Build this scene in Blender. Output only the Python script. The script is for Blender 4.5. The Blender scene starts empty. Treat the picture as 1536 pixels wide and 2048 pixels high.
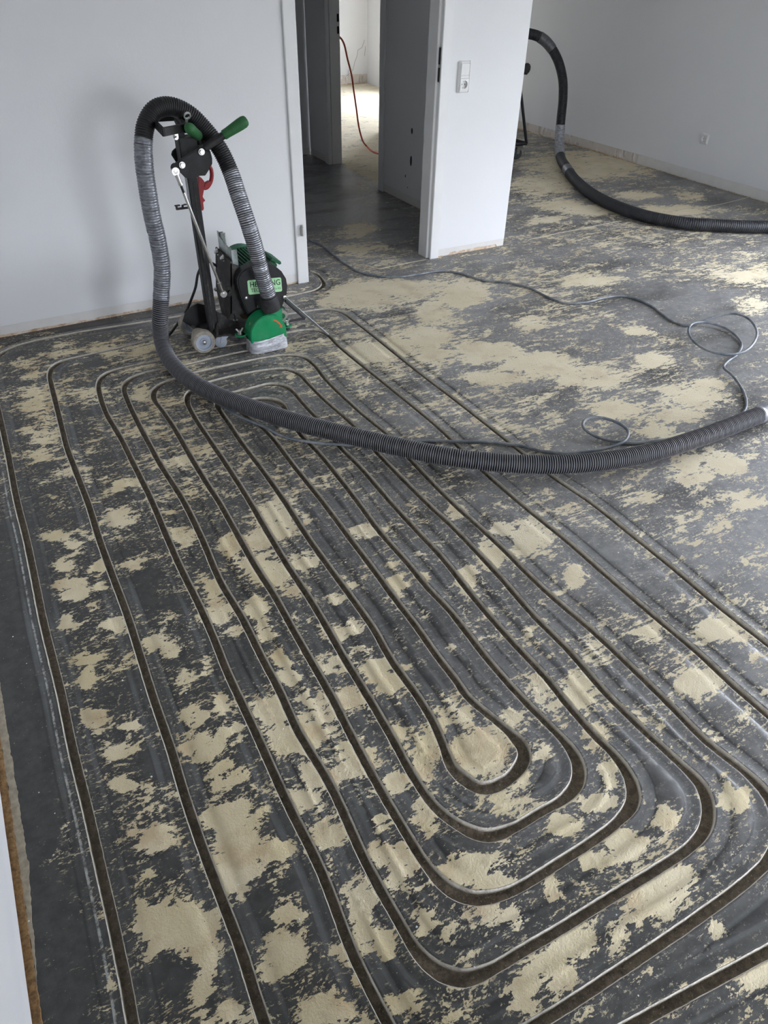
import bpy, bmesh, math, random
import numpy as np
from mathutils import Vector, Matrix, geometry, noise as mnoise

random.seed(7)
rng = np.random.default_rng(7)
SC = bpy.context.scene
COL = SC.collection
PI = math.pi

# ------------------------------------------------------------------ camera
H = 1.5
FPX = 1407.08
RM = np.array([[0.87537969, 0.28926349, -0.38734614],
               [-0.48311082, 0.55281469, -0.6789697],
               [0.01772949, 0.7814874, 0.62366907]])
cd = bpy.data.cameras.new('camera')
cam = bpy.data.objects.new('camera', cd)
COL.objects.link(cam)
mw = Matrix.Identity(4)
for i in range(3):
    for j in range(3):
        mw[i][j] = RM[i, j]
mw[2][3] = H
cam.matrix_world = mw
cd.sensor_fit = 'VERTICAL'
cd.sensor_height = 24.0
cd.lens = 24.0 * FPX / 2048.0
cd.clip_start = 0.02
SC.camera = cam

# ------------------------------------------------------------------ sky and exposure
SC.view_settings.view_transform = 'Standard'
SC.view_settings.look = 'None'
SC.view_settings.gamma = 1.0
SC.view_settings.use_curve_mapping = False
SC.view_settings.exposure = 0.68
SC.cycles.caustics_reflective = False
SC.cycles.caustics_refractive = False
SC.cycles.glossy_bounces = 2
SKY = 19.0
w = bpy.data.worlds.new('overcast_sky')
SC.world = w
w.use_nodes = True
bg = w.node_tree.nodes['Background']
bg.inputs[1].default_value = SKY
wt = w.node_tree                                   # overcast sky: three times brighter overhead than at the horizon
_tc = wt.nodes.new('ShaderNodeTexCoord'); _sp = wt.nodes.new('ShaderNodeSeparateXYZ')
_mr = wt.nodes.new('ShaderNodeMapRange'); _mx = wt.nodes.new('ShaderNodeMix'); _mx.data_type = 'RGBA'
wt.links.new(_tc.outputs['Generated'], _sp.inputs[0]); wt.links.new(_sp.outputs[2], _mr.inputs[0]); wt.links.new(_mr.outputs[0], _mx.inputs[0])
_mx.inputs[6].default_value = (0.43, 0.455, 0.505, 1); _mx.inputs[7].default_value = (1.27, 1.35, 1.51, 1)
wt.links.new(_mx.outputs[2], bg.inputs[0])

def portal(name, loc, sx, sy, rot):
    l = bpy.data.lights.new(name, 'AREA')
    l.shape = 'RECTANGLE'
    l.size, l.size_y = sx, sy
    l.cycles.is_portal = True
    o = bpy.data.objects.new(name, l)
    COL.objects.link(o)
    o.location = loc
    o.rotation_euler = rot
# daylight openings: (wall x or y, from, to, z0, z1)
WIN_R = [(0.0, 2.15, 0.05, 1.80)]       # in the right wall (x = 5.48), near the viewer
WIN_B = [(1.3, 2.7, 0.05, 1.75)]       # in the wall behind the viewer (y = YB)
WIN_3 = [(8.1, 9.3, 0.05, 1.5)]     # in the far room's right wall
XR, XL, YB, YD, ZC = 5.48, -0.323, -2.4, 3.705, 2.55
for (a, b, c, d) in WIN_R + WIN_3:
    portal('window_portal', (XR + 0.12, (a + b) / 2, (c + d) / 2), d - c, b - a, (0, PI / 2, 0))
for (a, b, c, d) in WIN_B:
    portal('window_portal', ((a + b) / 2, YB - 0.12, (c + d) / 2), b - a, d - c, (PI / 2, 0, 0))

# ------------------------------------------------------------------ pixel -> world helpers (real depths)
CX, CY = 768.0, 1024.0
def ray(px, py):
    return RM @ np.array([(px - CX) / FPX, -(py - CY) / FPX, -1.0])
def F(px, py, z=0.0):                     # point on the level plane z
    d = ray(px, py); t = (z - H) / d[2]
    return Vector((d[0] * t, d[1] * t, z))
def P(px, py, y):                         # point on the upright plane y
    d = ray(px, py); t = y / d[1]
    return Vector((d[0] * t, y, H + d[2] * t))
def PX(px, py, x):
    d = ray(px, py); t = x / d[0]
    return Vector((x, d[1] * t, H + d[2] * t))

# ------------------------------------------------------------------ object helpers
def tag(o, label=None, cat=None, group=None, kind=None):
    if label: o['label'] = label
    if cat: o['category'] = cat
    if group: o['group'] = group
    if kind: o['kind'] = kind
    return o
def thing(name, loc, label, cat, group=None):
    o = bpy.data.objects.new(name, None)
    COL.objects.link(o)
    o.location = loc
    o.empty_display_size = 0.05
    return tag(o, label, cat, group)
ORG = {}
def obj(name, bm, mats, parent=None, smooth=False, label=None):
    """link a bmesh built in world coordinates as one mesh object"""
    me = bpy.data.meshes.new(name)
    org = Vector((0, 0, 0))
    if parent is not None:
        p = parent
        while p is not None:
            org = org + p.location
            p = p.parent
        bmesh.ops.translate(bm, verts=bm.verts, vec=-org)
    bm.to_mesh(me); bm.free()
    for m in (mats if isinstance(mats, (list, tuple)) else [mats]):
        me.materials.append(m)
    if smooth:
        me.polygons.foreach_set('use_smooth', [True] * len(me.polygons))
        if smooth != 'all':
            me.set_sharp_from_angle(angle=math.radians(38))
    o = bpy.data.objects.new(name, me)
    COL.objects.link(o)
    if parent is not None:
        o.parent = parent
    if label: o['label'] = label
    return o
def BM(): return bmesh.new()
def frame_z(d):
    d = Vector(d).normalized()
    return d.to_track_quat('Z', 'Y').to_matrix()
def box(bm, lo, hi, bev=0.0, rot=None, mi=0):
    lo, hi = Vector(lo), Vector(hi)
    c = (lo + hi) / 2; s = hi - lo
    r = bmesh.ops.create_cube(bm, size=1.0)
    vs = r['verts']
    for v in vs:
        v.co = Vector((v.co.x * s.x, v.co.y * s.y, v.co.z * s.z))
    fs = list({f for v in vs for f in v.link_faces})
    for f in fs: f.material_index = mi
    if bev > 0:
        es = list({e for v in vs for e in v.link_edges})
        rb = bmesh.ops.bevel(bm, geom=es, offset=bev, segments=2, affect='EDGES', clamp_overlap=True)
        vs = list({v for f in rb['faces'] for v in f.verts} | {v for v in vs if v.is_valid})
        for f in rb['faces']: f.material_index = mi
    M = rot if rot is not None else Matrix.Identity(3)
    for v in vs:
        v.co = M @ v.co + c
    return vs
def bar(bm, a, b, wx, wy, bev=0.0, up=(0, 0, 1)):
    """rectangular bar from a to b"""
    a, b = Vector(a), Vector(b)
    z = (b - a).normalized()
    u = Vector(up)
    if abs(z.dot(u)) > 0.95: u = Vector((0, 1, 0))
    x = u.cross(z).normalized(); y = z.cross(x)
    M = Matrix((x, y, z)).transposed()
    L = (b - a).length
    vs = box(bm, (-wx / 2, -wy / 2, -L / 2), (wx / 2, wy / 2, L / 2), bev, None)
    for v in vs: v.co = M @ v.co + (a + b) / 2
    return vs
def prism(bm, pts, off, bev=0.0, mi=0):
    """polygon pts (3D) extruded by vector off"""
    vs = [bm.verts.new(Vector(p)) for p in pts]
    f = bm.faces.new(vs); f.material_index = mi
    r = bmesh.ops.extrude_face_region(bm, geom=[f])
    nv = [g for g in r['geom'] if isinstance(g, bmesh.types.BMVert)]
    bmesh.ops.translate(bm, verts=nv, vec=Vector(off))
    allv = vs + nv
    fs = list({f for v in allv for f in v.link_faces})
    bmesh.ops.recalc_face_normals(bm, faces=fs)
    for f in fs: f.material_index = mi
    if bev > 0:
        es = [e for e in {e for v in allv for e in v.link_edges} if e.calc_face_angle(0) > 0.5]
        bmesh.ops.bevel(bm, geom=es, offset=bev, segments=2, affect='EDGES', clamp_overlap=True)
def revolve(bm, prof, p0, axis, seg=24, mi=0, scale=(1, 1)):
    """lathe: prof = [(radius, height)] about p0 along axis"""
    M = frame_z(axis); p0 = Vector(p0)
    rings = []
    for r, h in prof:
        if r < 1e-6:
            rings.append([bm.verts.new(p0 + M @ Vector((0, 0, h)))])
        else:
            rings.append([bm.verts.new(p0 + M @ Vector((r * scale[0] * math.cos(2 * PI * k / seg), r * scale[1] * math.sin(2 * PI * k / seg), h))) for k in range(seg)])
    for a, b in zip(rings, rings[1:]):
        for k in range(seg):
            k2 = (k + 1) % seg
            if len(a) == 1 and len(b) == 1: continue
            if len(a) == 1: f = bm.faces.new((a[0], b[k2], b[k]))
            elif len(b) == 1: f = bm.faces.new((a[k], a[k2], b[0]))
            else: f = bm.faces.new((a[k], a[k2], b[k2], b[k]))
            f.material_index = mi
    for ring in (rings[0], rings[-1]):
        if len(ring) > 1 and prof[0] != prof[-1]:
            f = bm.faces.new(ring); f.material_index = mi
    bmesh.ops.recalc_face_normals(bm, faces=list({f for r in rings for v in r for f in v.link_faces}))
def cyl(bm, a, b, r, seg=20, bev=0.0, mi=0):
    a, b = Vector(a), Vector(b); L = (b - a).length
    if bev > 0:
        pr = [(r - bev, 0), (r, bev), (r, L - bev), (r - bev, L)]
    else:
        pr = [(r, 0), (r, L)]
    revolve(bm, pr, a, b - a, seg, mi)
def hexnut(bm, c, axis, r, h, mi=0):
    revolve(bm, [(r, 0), (r, h * .8), (r * .86, h)], c, axis, 6, mi)
def crom(pts, step):
    """centripetal-ish Catmull-Rom through pts, resampled to an even step; returns points and control parameter"""
    p = np.array([list(q) for q in pts], float)
    p = np.vstack([2 * p[0] - p[1], p, 2 * p[-1] - p[-2]])
    out, us = [], []
    for i in range(1, len(p) - 2):
        p0, p1, p2, p3 = p[i - 1], p[i], p[i + 1], p[i + 2]
        l01 = max(np.linalg.norm(p1 - p0), 1e-6); l12 = max(np.linalg.norm(p2 - p1), 1e-6); l23 = max(np.linalg.norm(p3 - p2), 1e-6)
        t0 = 0; t1 = l01 ** .5; t2 = t1 + l12 ** .5; t3 = t2 + l23 ** .5
        n = max(4, int(l12 / step * 3))
        for k in range(n):
            t = t1 + (t2 - t1) * k / n
            A1 = (t1 - t) / (t1 - t0) * p0 + (t - t0) / (t1 - t0) * p1
            A2 = (t2 - t) / (t2 - t1) * p1 + (t - t1) / (t2 - t1) * p2
            A3 = (t3 - t) / (t3 - t2) * p2 + (t - t2) / (t3 - t2) * p3
            B1 = (t2 - t) / (t2 - t0) * A1 + (t - t0) / (t2 - t0) * A2
            B2 = (t3 - t) / (t3 - t1) * A2 + (t - t1) / (t3 - t1) * A3
            out.append((t2 - t) / (t2 - t1) * B1 + (t - t1) / (t2 - t1) * B2); us.append(i - 1 + k / n)
    out.append(p[-2]); us.append(len(p) - 3)
    out = np.array(out); us = np.array(us)
    s = np.concatenate([[0], np.cumsum(np.linalg.norm(np.diff(out, axis=0), axis=1))])
    n = max(2, int(round(s[-1] / step)))
    q = np.linspace(0, s[-1], n + 1)
    res = np.stack([np.interp(q, s, out[:, k]) for k in range(out.shape[1])], 1)
    return res, np.interp(q, s, us), q
def sweep(bm, path, radii, seg=12, cap=True, attr=None, mi=0):
    """tube along path (n,3) with a radius per ring"""
    path = np.asarray(path); n = len(path)
    T = np.gradient(path, axis=0); T /= np.linalg.norm(T, axis=1)[:, None] + 1e-12
    N = np.zeros_like(T)
    v = np.cross(T[0], [0.3, 0.2, 1.0]); N[0] = v / np.linalg.norm(v)
    for i in range(1, n):
        v = N[i - 1] - T[i] * (N[i - 1] @ T[i]); N[i] = v / np.linalg.norm(v)
    B = np.cross(T, N)
    a = np.arange(seg) * 2 * PI / seg
    ca, sa = np.cos(a), np.sin(a)
    r = np.broadcast_to(np.asarray(radii, float), (n,))
    V = path[:, None, :] + r[:, None, None] * (N[:, None, :] * ca[None, :, None] + B[:, None, :] * sa[None, :, None])
    lay = bm.verts.layers.float.get('crest') or bm.verts.layers.float.new('crest') if attr is not None else None
    rings = []
    for i in range(n):
        ring = [bm.verts.new(V[i, k]) for k in range(seg)]
        if lay is not None:
            for q in ring: q[lay] = attr[i]
        rings.append(ring)
    for i in range(n - 1):
        A, Bq = rings[i], rings[i + 1]
        for k in range(seg):
            f = bm.faces.new((A[k], A[(k + 1) % seg], Bq[(k + 1) % seg], Bq[k])); f.material_index = mi
    if cap:
        bm.faces.new(rings[0][::-1]).material_index = mi; bm.faces.new(rings[-1]).material_index = mi
def tube(bm, pts, r, seg=12, step=None, mi=0):
    pts = [Vector(p) for p in pts]
    if step:
        path, _, _ = crom(pts, step)
    else:
        path = np.array([list(p) for p in pts])
    sweep(bm, path, r, seg, True, None, mi)

# ------------------------------------------------------------------ material helpers
class NT:
    def __init__(s, name, rough=0.6, color=(0.8, 0.8, 0.8), metal=0.0, spec=0.5):
        s.m = bpy.data.materials.new(name)
        s.m.use_nodes = True
        s.t = s.m.node_tree
        s.b = s.t.nodes['Principled BSDF']
        s.b.inputs['Base Color'].default_value = (*color, 1)
        s.b.inputs['Roughness'].default_value = rough
        s.b.inputs['Metallic'].default_value = metal
        s.b.inputs['Specular IOR Level'].default_value = spec
    def put(s, sock, v):
        if isinstance(v, bpy.types.NodeSocket): s.t.links.new(v, sock)
        elif isinstance(v, (tuple, list)) and sock.type == 'RGBA' and len(v) == 3: sock.default_value = (*v, 1)
        else: sock.default_value = v
    def n(s, typ, **kw):
        return s.t.nodes.new(typ)
    def math(s, op, a, b=0.0, c=0.0, clamp=False):
        n = s.n('ShaderNodeMath'); n.operation = op; n.use_clamp = clamp
        for i, v in enumerate((a, b, c)): s.put(n.inputs[i], v)
        return n.outputs[0]
    def mix(s, f, a, b, mode='MIX'):
        n = s.n('ShaderNodeMix'); n.data_type = 'RGBA'; n.blend_type = mode
        s.put(n.inputs[0], f); s.put(n.inputs[6], a); s.put(n.inputs[7], b)
        return n.outputs[2]
    def pos(s, scale=(1, 1, 1), rot=(0, 0, 0), obj=True):
        c = s.n('ShaderNodeTexCoord') if obj else s.n('ShaderNodeNewGeometry')
        m = s.n('ShaderNodeMapping'); m.inputs['Scale'].default_value = scale; m.inputs['Rotation'].default_value = rot
        s.t.links.new(c.outputs['Object' if obj else 'Position'], m.inputs[0])
        return m.outputs[0]
    def noise(s, vec, scale, detail=4, rough=0.5, dist=0.0, col=False):
        n = s.n('ShaderNodeTexNoise')
        n.inputs['Scale'].default_value = scale; n.inputs['Detail'].default_value = detail
        n.inputs['Roughness'].default_value = rough; n.inputs['Distortion'].default_value = dist
        if vec is not None: s.t.links.new(vec, n.inputs['Vector'])
        return n.outputs['Color' if col else 'Fac']
    def vor(s, vec, scale, feat='F1'):
        n = s.n('ShaderNodeTexVoronoi'); n.feature = feat; n.inputs['Scale'].default_value = scale
        s.t.links.new(vec, n.inputs['Vector'])
        return n.outputs[0]
    def ramp(s, v, lo, hi, a=0.0, b=1.0, smooth=True):
        n = s.n('ShaderNodeMapRange'); n.interpolation_type = 'SMOOTHSTEP' if smooth else 'LINEAR'
        s.put(n.inputs[0], v)
        for i, q in enumerate((lo, hi, a, b)): s.put(n.inputs[1 + i], q)
        return n.outputs[0]
    def attr(s, name):
        n = s.n('ShaderNodeAttribute'); n.attribute_name = name
        return n.outputs['Fac']
    def xyz(s, vec):
        n = s.n('ShaderNodeSeparateXYZ'); s.t.links.new(vec, n.inputs[0]); return n.outputs
    def bump(s, h, strength=0.3, dist=0.001):
        n = s.n('ShaderNodeBump'); n.inputs['Strength'].default_value = strength; n.inputs['Distance'].default_value = dist
        s.put(n.inputs['Height'], h)
        s.t.links.new(n.outputs[0], s.b.inputs['Normal'])
    def set(s, **kw):
        for k, v in kw.items():
            s.put(s.b.inputs[{'col': 'Base Color', 'rough': 'Roughness', 'metal': 'Metallic', 'spec': 'Specular IOR Level'}[k]], v)
        return s
def lin(r, g, b):
    f = lambda c: (c / 255 / 12.92) if c / 255 <= 0.04045 else ((c / 255 + 0.055) / 1.055) ** 2.4
    return (f(r), f(g), f(b))
def simple(name, rgb, rough=0.5, metal=0.0, var=0.12, scale=40, bump=0.0, dust=0.0):
    """plain coat with a little procedural wear"""
    s = NT(name, rough, rgb, metal)
    p = s.pos()
    n = s.noise(p, scale, 5, 0.6)
    dark = tuple(c * (1 - var) for c in rgb); light = tuple(min(1, c * (1 + var)) for c in rgb)
    c = s.mix(s.ramp(n, .3, .7), dark, light)
    if dust:
        n2 = s.noise(p, scale * .35, 6, .7)
        c = s.mix(s.math('MULTIPLY', s.ramp(n2, .42, .8), dust), c, (.5, .47, .42))
        s.set(rough=s.ramp(n2, .3, .7, rough, min(1, rough + .25)))
    s.set(col=c)
    if bump: s.bump(n, bump, .001)
    return s.m

# ------------------------------------------------------------------ materials of the room
def paint_mat():
    s = NT('wall_paint', 0.85, (.8, .8, .81), spec=0.25)
    p = s.pos()
    n = s.noise(p, 3, 6, .6)
    f = s.noise(p, 160, 4, .6)
    g = s.noise(p, 45, 3, .6)
    s.set(col=s.mix(n, (.775, .78, .795), (.825, .825, .835)))
    s.bump(s.math('ADD', s.math('MULTIPLY', f, .6), s.math('MULTIPLY', g, .8)), .22, .002)
    return s.m
def plaster_mat():
    """bare tan plaster and old glue where the skirting was torn away"""
    s = NT('torn_plaster', 0.95, (.6, .5, .4), spec=0.1)
    p = s.pos()
    n = s.noise(p, 26, 6, .7); k = s.noise(p, 9, 4, .6)
    c = s.mix(s.ramp(n, .38, .62), lin(186, 154, 124), lin(226, 214, 200))
    c = s.mix(s.ramp(k, .52, .62), c, lin(214, 190, 160))
    s.set(col=c); s.bump(n, .6, .004)
    return s.m
def ghost_mat():
    s = NT('skirting_ghost_paint', 0.9, (.78, .76, .73), spec=0.2)
    p = s.pos()
    n = s.noise(p, 14, 5, .6)
    s.set(col=s.mix(n, lin(214, 211, 205), lin(232, 230, 228))); s.bump(s.noise(p, 90, 4, .6), .2, .002)
    return s.m
def mottle_mat():
    """blotched band where tiles of the skirting were pulled off"""
    s = NT('torn_skirting_band', 0.95, (.6, .55, .5), spec=0.1)
    p = s.pos((1, 1, .35))
    v = s.vor(p, 16); n = s.noise(p, 22, 5, .7)
    c = s.mix(s.ramp(n, .42, .58), lin(186, 178, 170), lin(236, 230, 226))
    c = s.mix(s.ramp(v, .2, .6), c, lin(214, 206, 198))
    s.set(col=c); s.bump(n, .7, .006)
    return s.m
M_PAINT, M_PLASTER, M_GHOST, M_MOTTLE = paint_mat(), plaster_mat(), ghost_mat(), mottle_mat()
M_FRAME = simple('lacquered_steel_white', (.80, .80, .80), 0.42, 0, .02, 6)
M_TAN = simple('fibre_edge_strip', lin(150, 118, 80), 0.95, 0, .4, 120, .5)
M_CONC = simple('bare_screed_edge', lin(168, 158, 140), 0.95, 0, .2, 60, .5)

# ------------------------------------------------------------------ walls
def wallbox(name, lo, hi, m=None):
    bm = BM(); box(bm, lo, hi)
    return tag(obj(name, bm, m or M_PAINT), kind='structure')
def stripped_wall(name, a, b, nrm, h_tan, h_ghost, z1=None, thick=.1, band=None, seed=0, ragged=.006):
    """wall whose foot shows the print of a removed skirting: face with recessed, ragged strips.
    a, b: floor points of the face; nrm: direction the face looks."""
    z1 = z1 or ZC
    a, b, nrm = Vector((a[0], a[1], 0)), Vector((b[0], b[1], 0)), Vector((nrm[0], nrm[1], 0)).normalized()
    L = (b - a).length; n = max(2, int(L / .012)); d = (b - a) / L
    bm = BM(); cols = []
    for i in range(n + 1):
        s = L * i / n
        e1 = mnoise.noise(Vector((s * 14, seed, 0))) + .7 * mnoise.noise(Vector((s * 60, seed + 3, 0)))
        ht = max(.002, (h_tan(s) if callable(h_tan) else h_tan) + ragged * e1)
        hg = h_ghost(s) if callable(h_ghost) else h_ghost
        e2 = .0006 * mnoise.noise(Vector((s * 25, seed + 9, 0)))
        prof = [(0, -.006), (ht, -.006), (ht + .001, -.0018), (hg + e2, -.0018), (hg + .0012 + e2, 0), (z1, 0), (z1, -thick), (0, -thick)]
        cols.append([bm.verts.new(a + d * s + nrm * o + Vector((0, 0, z))) for z, o in prof])
    for i in range(n):
        A, B = cols[i], cols[i + 1]
        for k in range(8):
            f = bm.faces.new((A[k], A[(k + 1) % 8], B[(k + 1) % 8], B[k]))
            s = L * (i + .5) / n
            if k == 0: f.material_index = 1
            elif k in (1, 2): f.material_index = (3 if (band and band(s) ) else 2)
    bm.faces.new(cols[0]); bm.faces.new(cols[-1][::-1])
    bmesh.ops.recalc_face_normals(bm, faces=bm.faces)
    return tag(obj(name, bm, [M_PAINT, M_PLASTER, M_GHOST, M_MOTTLE]), kind='structure')

# long wall behind the machine (from the left corner to the doorway), face y ~ 3.68..3.70
stripped_wall('wall_back', (XL, 3.672), (1.53, 3.704), (0.017, -1), lambda s: .013 if s < 1.25 else .009, .055, thick=.115, seed=1)
# short wall right of the doorway
stripped_wall('wall_pier', (2.452, 3.72), (2.977, 3.722), (0, -1),
              lambda s: .004 if s < .1 else (.018 if s < .47 else .003), .047, thick=.105, seed=5, ragged=.004)
wallbox('wall_lintel', (1.53, 3.705, 2.06), (2.452, 3.82, ZC))
# left wall close to the viewer
bm = BM()
n = 160; cols = []
for i in range(n + 1):
    y = YB + (3.69 - YB) * i / n
    e = .004 * mnoise.noise(Vector((y * 9, 4, 0))) + .002 * mnoise.noise(Vector((y * 40, 8, 0)))
    f = .003 * mnoise.noise(Vector((y * 2.2, 1.5, 0)))
    prof = [(XL - .012, 0), (XL - .012, .012), (XL + e * .4, .014 + e), (XL + f - .001, .05), (XL + f * .6 + .002, .11), (XL + f * .5, .3), (XL, ZC), (XL - .12, ZC), (XL - .12, 0)]
    cols.append([bm.verts.new((x, y, z)) for x, z in prof])
for A, B in zip(cols, cols[1:]):
    for k in range(9):
        f = bm.faces.new((A[k], A[(k + 1) % 9], B[(k + 1) % 9], B[k])); f.material_index = 1 if k in (0, 1) else 0
bm.faces.new(cols[0]); bm.faces.new(cols[-1][::-1])
bmesh.ops.recalc_face_normals(bm, faces=bm.faces)
tag(obj('wall_left', bm, [M_PAINT, M_PLASTER]), kind='structure')
# strip of edge insulation and the bare screed beside it along the left wall
def ragged_strip(x0, x1, z, seed, y0=-.2, y1=1.75, amp=.002, taper=False):
    bm = BM(); rows = []
    n = 260
    for i in range(n + 1):
        y = y0 + (y1 - y0) * i / n
        e0 = amp * mnoise.noise(Vector((y * 30, seed, 0))) + amp * .7 * mnoise.noise(Vector((y * 110, seed, 3)))
        e1 = amp * mnoise.noise(Vector((y * 26, seed + 7, 0))) + amp * .8 * mnoise.noise(Vector((y * 90, seed + 7, 3)))
        if taper: x1e = x0 + (x1 - x0) * min(1, max(.02, (y - y0) / .25))
        else: x1e = x1
        zz = z + .0003 * mnoise.noise(Vector((y * 50, seed, 9)))
        rows.append([bm.verts.new(q) for q in ((x0 + e0, y, -.004), (x0 + e0, y, zz), (x1e + e1, y, zz), (x1e + e1 + .001, y, -.004))])
    for A, B in zip(rows, rows[1:]):
        for k in range(3): bm.faces.new((A[k], A[k + 1], B[k + 1], B[k]))
    bmesh.ops.recalc_face_normals(bm, faces=bm.faces)
    return bm
tag(obj('trim_1', ragged_strip(XL - .004, XL + .013, .004, 2), M_TAN), kind='structure')
tag(obj('trim_2', ragged_strip(XL + .0135, XL + .030, .0018, 6, .70, 1.75, .003, True), M_CONC), kind='structure')

# right wall, with the daylight openings
def holes_wall(name, x0, x1, y0, y1, holes):
    ys = y0; k = 0
    for (a, b, c, d) in sorted(holes):
        wallbox(name, (x0, ys, 0), (x1, a, ZC)); ys = b
        wallbox('wall_lintel', (x0, a, d), (x1, b, ZC)); wallbox('wall_sill', (x0, a, 0), (x1, b, c))
    return ys
ys = holes_wall('wall_right', XR, XR + .24, YB, 3.3, WIN_R)
wallbox('wall_right', (XR, ys, 0), (XR + .24, 3.3, ZC))
stripped_wall('wall_right', (XR, 3.3), (XR, 7.25), (-1, 0), lambda s: .006 if s < 1.9 else .012,
              lambda s: .082, thick=.24, band=lambda s: s > 1.75, seed=11, ragged=.006)
ys = holes_wall('wall_right', XR + .02, XR + .26, 7.3, 10.5, WIN_3)
wallbox('wall_right', (XR + .02, ys, 0), (XR + .26, 10.5, ZC))
# wall behind the viewer
(a, b, c, d) = WIN_B[0]
wallbox('wall_front', (XL - .12, YB - .24, 0), (a, YB, ZC)); wallbox('wall_front', (b, YB - .24, 0), (XR + .24, YB, ZC))
wallbox('wall_lintel', (a, YB - .24, d), (b, YB, ZC)); wallbox('wall_sill', (a, YB - .24, 0), (b, YB, c))
# corridor and far room
XH = 2.905
stripped_wall('wall_hall', (XH, 5.29), (XH, 3.83), (-1, 0), .004, .06, thick=.085, seed=21, ragged=.003)
stripped_wall('wall_hall', (XH, 6.62), (XH, 6.235), (-1, 0), .004, .06, thick=.11, seed=22, ragged=.003)
stripped_wall('wall_hall_end', (2.0, 6.63), (XH, 6.63), (0, -1), .004, .06, thick=.1, seed=23, ragged=.003)
wallbox('wall_hall_end', (1.3, 6.63, 0), (2.0, 6.73, ZC))
wallbox('wall_shade_added', (.62, YB, 0), (.74, -.3, ZC))  # added unseen stub wall, shades the near left floor from the back window
wallbox('wall_hall_left', (1.30, 3.83, 0), (1.40, 6.63, ZC))
wallbox('wall_lintel', (XH, 5.29, 2.06), (XH + .11, 6.235, ZC))
wallbox('wall_middle', (3.02, 5.16, 0), (4.02, 5.26, ZC)); wallbox('wall_middle', (4.02, 5.16, 0), (4.09, 7.3, ZC)); wallbox('wall_middle', (4.09, 7.2, 0), (4.35, 7.3, ZC)); wallbox('wall_middle', (5.36, 7.2, 0), (XR, 7.3, ZC)); wallbox('wall_lintel', (4.35, 7.2, 2.06), (5.36, 7.3, ZC))
stripped_wall('wall_far', (2.9, 10.41), (XR + .02, 10.41), (0, -1), .012, .12, thick=.1, seed=31, band=lambda s: True)
wallbox('wall_far_left', (2.9, 6.74, 0), (3.0, 10.41, ZC))
bm = BM(); box(bm, (XL - .12, YB - .24, ZC), (XR + .26, 10.6, ZC + .15))
tag(obj('ceiling', bm, M_PAINT), kind='structure')
# hairline crack in the far room's plaster
M_CRACK = simple('dark_crack', (.10, .09, .09), 0.9)
far = [o for o in COL.objects if o.name == 'wall_far'][0]
for pl in ([(729, 80), (724, 95), (716, 100), (714, 112), (709, 126), (706, 140), (699, 147), (694, 152)], [(731, 92), (730, 104), (729, 112)], [(697, 139), (696, 150)]):
    bm = BM(); pts = []
    for q in pl: pts.append(P(q[0], q[1], 10.408))
    tube(bm, pts, .0016, 5)
    obj('crack', bm, M_CRACK, far)
# holes left in the corridor wall
hall = [o for o in COL.objects if o.name == 'wall_hall'][0]
M_HOLE = simple('plug_hole', (.06, .055, .05), 0.95)
for (px, py, r, st) in ((824, 262, .018, 1.0), (822, 322, .022, 1.5), (811, 352, .01, 1), (815, 375, .006, 1)):
    c = PX(px, py, XH)
    bm = BM()
    rr = [r * (1 + .35 * mnoise.noise(Vector((k * 1.7, px, 0)))) for k in range(14)]
    prism(bm, [(XH - .0008, c.y + rr[k] * .6 * math.cos(k * 2 * PI / 14), c.z + rr[k] * st * math.sin(k * 2 * PI / 14)) for k in range(14)], (.004, 0, 0))
    obj('plug_hole', bm, M_HOLE, hall)

# window frames of the daylight openings (out of view)
for i, (a, b, c, d) in enumerate(WIN_R + WIN_3 + WIN_B):
    bm = BM()
    for q in (a, (a + b) / 2 - .03, b - .06): box(bm, (0, q, c), (.07, q + .06, d), .004)
    for q in (c, d - .06): box(bm, (.0, a, q), (.07, b, q + .06), .004)
    for v in bm.verts:
        if i < len(WIN_R) + len(WIN_3): v.co.x += XR + .10
        else: v.co = Vector((v.co.y, YB - .17 + v.co.x, v.co.z))
    tag(obj('window_%d' % (i + 1), bm, M_FRAME), kind='structure')
# terrace outside
bm = BM()
box(bm, (XR + .3, -90, -.4), (95, 90, -.3)); box(bm, (-90, -90, -.4), (XR + .3, YB - .3, -.3))
tag(obj('ground_outside', bm, simple('terrace_paving', lin(112, 112, 106), .9)), kind='structure')

# ------------------------------------------------------------------ steel door frames
def extr(bm, prof, z0, z1):
    prism(bm, [(x, y, z0) for x, y in prof], (0, 0, z1 - z0), .0015)
def root_struct(name, loc):
    o = bpy.data.objects.new(name, None); COL.objects.link(o); o.location = loc; o.empty_display_size = .05
    return tag(o, kind='structure')
M_BLACK_STEEL = simple('strike_slot_black', (.012, .011, .011), .6)
M_ZINC = simple('zinc_plated', (.62, .62, .60), .32, 1.0, .1, 60)
d1 = root_struct('door_1', (1.99, 3.73, 0))
bm = BM(); extr(bm, [(1.507, 3.699), (1.512, 3.693), (1.573, 3.693), (1.5765, 3.697), (1.5765, 3.73), (1.589, 3.73), (1.589, 3.835), (1.52, 3.835), (1.52, 3.822), (1.53, 3.822), (1.53, 3.70), (1.521, 3.700)], 0, 2.06)
obj('casing', bm, M_FRAME, d1, True)
bm = BM(); extr(bm, [(2.470, 3.719), (2.466, 3.711), (2.410, 3.711), (2.4065, 3.714), (2.4065, 3.742), (2.3945, 3.742), (2.3945, 3.835), (2.46, 3.835), (2.46, 3.825), (2.451, 3.825), (2.451, 3.721)], 0, 2.06)
obj('casing', bm, M_FRAME, d1, True)
bm = BM(); box(bm, (1.5, 3.695, 2.0), (2.475, 3.84, 2.065), .002)
obj('head_casing', bm, M_FRAME, d1, True)
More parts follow.
